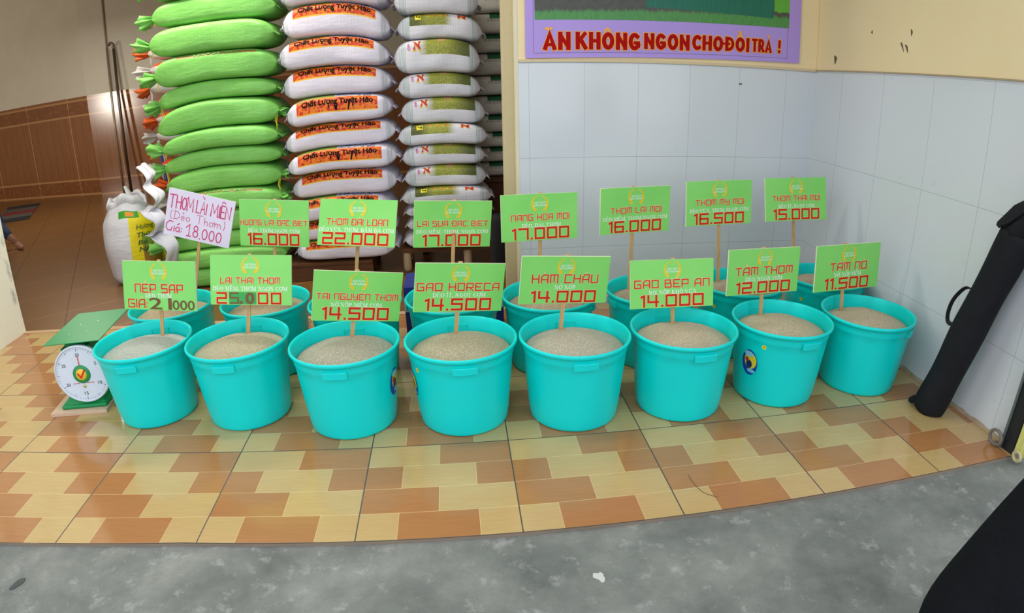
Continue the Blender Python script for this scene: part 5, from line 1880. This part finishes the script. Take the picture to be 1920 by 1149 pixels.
def hands_and_hair(joints, par, wr, el, hair_c):
    hx, hy, hz, hr = joints['head']
    hm = MB()
    vs, n = [], 20
    rows = 8
    for r in range(rows):
        t = .12 + (PI * .56 - .12) * r / (rows - 1)
        for k in range(n):
            a = 2 * PI * k / n
            w = (hr + .012) * (1 - .12 * math.sin(a) * (r / rows))
            vs.append((hx + w * math.sin(t) * math.cos(a), hy + w * math.sin(t) * math.sin(a), hz + .045 + (hr + .03) * math.cos(t)))
    hm.add(vs, grid_faces(rows, n, True))
    hm.f.append(tuple(range(n)))
    hm.obj('hair', flat('hair_black', (24, 20, 18), .6), par, True)
    for w_, e_ in zip(wr, el):
        W, L = Vector(joints[w_][:3]), Vector(joints[e_][:3])
        d = (W - L).normalized()
        side = d.cross(Vector((0, 0, 1))).normalized()
        up = side.cross(d).normalized()
        h = MB()
        h.tube([W - d * .01, W + d * .04, W + d * .085], [.028, .040, .036], 12, flat_=.5)
        for q, ln in ((-1.5, .062), (-.5, .075), (.5, .07), (1.5, .055)):
            b0 = W + d * .08 + side * (.019 * q)
            h.tube(catmull([b0, b0 + d * ln * .5 - up * .006, b0 + d * ln - up * .026], 3), .0088, 8)
        t0 = W + d * .03 + side * .034
        h.tube(catmull([t0, t0 + d * .03 + side * .018, t0 + d * .058 + side * .02 - up * .01], 3), .0105, 8)
        h.obj('hand', skin_m, par, True)
    f_ = Vector((W.x - hx, W.y - hy, 0)).normalized()          # the face looks the way the hands reach
    sd_ = f_.cross(Vector((0, 0, 1)))
    nm_ = MB().tube([Vector((hx, hy, hz + .03)) + f_ * (hr * .9), Vector((hx, hy, hz - .01)) + f_ * (hr * 1.12), Vector((hx, hy, hz - .022)) + f_ * (hr * .9)], [.006, .014, .008], 8)
    nm_.obj('nose', skin_m, par, True)
    for q in (-1, 1):
        MB().tube([Vector((hx, hy, hz + .03)) + f_ * (hr * .86) + sd_ * (q * .032), Vector((hx, hy, hz + .03)) + f_ * (hr * .97) + sd_ * (q * .030)], [.012, .007], 8).obj('eye', flat('eye_dark', (30, 24, 20), .3), par, True)
        MB().tube([Vector((hx, hy, hz + .035)) + sd_ * (q * hr * .92), Vector((hx, hy, hz + .01)) + sd_ * (q * hr * 1.1), Vector((hx, hy, hz - .025)) + sd_ * (q * hr * .92)], [.008, .014, .007], 8).obj('ear', skin_m, par, True)
    MB().tube([Vector((hx, hy, hz - .05)) + f_ * (hr * .86) - sd_ * .024, Vector((hx, hy, hz - .05)) + f_ * (hr * .95), Vector((hx, hy, hz - .05)) + f_ * (hr * .86) + sd_ * .024], [.004, .008, .004], 8).obj('mouth', flat('lip', (140, 76, 66), .5), par, True)


shirt_m = flat('shirt_grey', (130, 134, 140), .8)
dress('shirt', sit, E_, ['pelvis', 'waist', 'chest', 'sha', 'elba', 'shb', 'elbb'], .03, shirt_m, per)
dress('trousers', sit, E_, ['pelvis', 'waist', 'hipa', 'kneea', 'anka', 'hipb', 'kneeb', 'ankb'], .022, jeans, per, {'anka': ('kneea', .90), 'ankb': ('kneeb', .92)})
hands_and_hair(sit, per, ('wra', 'wrb'), ('elba', 'elbb'), None)

# person in black at the lower right corner, one knee bent towards the camera
kx, ky = 2.60, -1.0
per2 = thing('person', 'person in black trousers, bent knee filling the lower right corner', 'person', (kx + .25, ky, -.014))
bl = {'pelvis': (kx + .52, ky + .10, .86, (.17, .15)), 'waist': (kx + .60, ky + .12, 1.06, (.16, .13)), 'chest': (kx + .66, ky + .14, 1.34, (.19, .14)), 'neck': (kx + .68, ky + .13, 1.54, .06), 'head': (kx + .67, ky + .11, 1.66, .095), 'crown': (kx + .66, ky + .11, 1.76, .07),
      'hipa': (kx + .42, ky + .02, .83, .14), 'tha': (kx + .22, ky + .0, .66, .135), 'kneea': (kx + .01, ky - .01, .485, .098), 'shina': (kx + .03, ky - .08, .30, .085), 'anka': (kx + .06, ky - .16, .10, .06), 'toea': (kx - .06, ky - .2, .035, .045),
      'hipb': (kx + .55, ky + .2, .80, .13), 'kneeb': (kx + .56, ky + .16, .46, .095), 'ankb': (kx + .6, ky + .22, .10, .06), 'toeb': (kx + .48, ky + .16, .035, .045),
      'sha': (kx + .60, ky - .06, 1.42, .075), 'elba': (kx + .62, ky - .16, 1.14, .06), 'wra': (kx + .50, ky - .12, .93, .045), 'shb': (kx + .72, ky + .33, 1.42, .075), 'elbb': (kx + .78, ky + .36, 1.14, .06), 'wrb': (kx + .72, ky + .3, .9, .045)}
E2 = [('pelvis', 'waist'), ('waist', 'chest'), ('chest', 'neck'), ('neck', 'head'), ('head', 'crown'), ('pelvis', 'hipa'), ('hipa', 'tha'), ('tha', 'kneea'), ('kneea', 'shina'), ('shina', 'anka'), ('anka', 'toea'),
      ('pelvis', 'hipb'), ('hipb', 'kneeb'), ('kneeb', 'ankb'), ('ankb', 'toeb'), ('chest', 'sha'), ('sha', 'elba'), ('elba', 'wra'), ('chest', 'shb'), ('shb', 'elbb'), ('elbb', 'wrb')]
BODY = {k: (v[0], v[1], v[2], tuple(q * .86 for q in v[3]) if isinstance(v[3], tuple) else v[3] * (.86 if k not in ('head', 'neck', 'crown') else 1)) for k, v in bl.items()}
skin_body('body', BODY, E2, [skin_m], per2)
dress('trousers', bl, E2, ['pelvis', 'waist', 'hipa', 'tha', 'kneea', 'shina', 'anka', 'hipb', 'kneeb', 'ankb'], 0, black_cl, per2)
dress('jacket', bl, E2, ['pelvis', 'waist', 'chest', 'sha', 'elba', 'wra', 'shb', 'elbb', 'wrb'], .03, black_cl, per2, {'wra': ('elba', .94), 'wrb': ('elbb', .94)})
for a_, b_ in (('anka', 'toea'), ('ankb', 'toeb')):
    dress('shoe', bl, E2, [a_, b_], .006, flat('shoe_black', (20, 20, 22), .6), per2)
hands_and_hair(bl, per2, ('wra', 'wrb'), ('elba', 'elbb'), None)
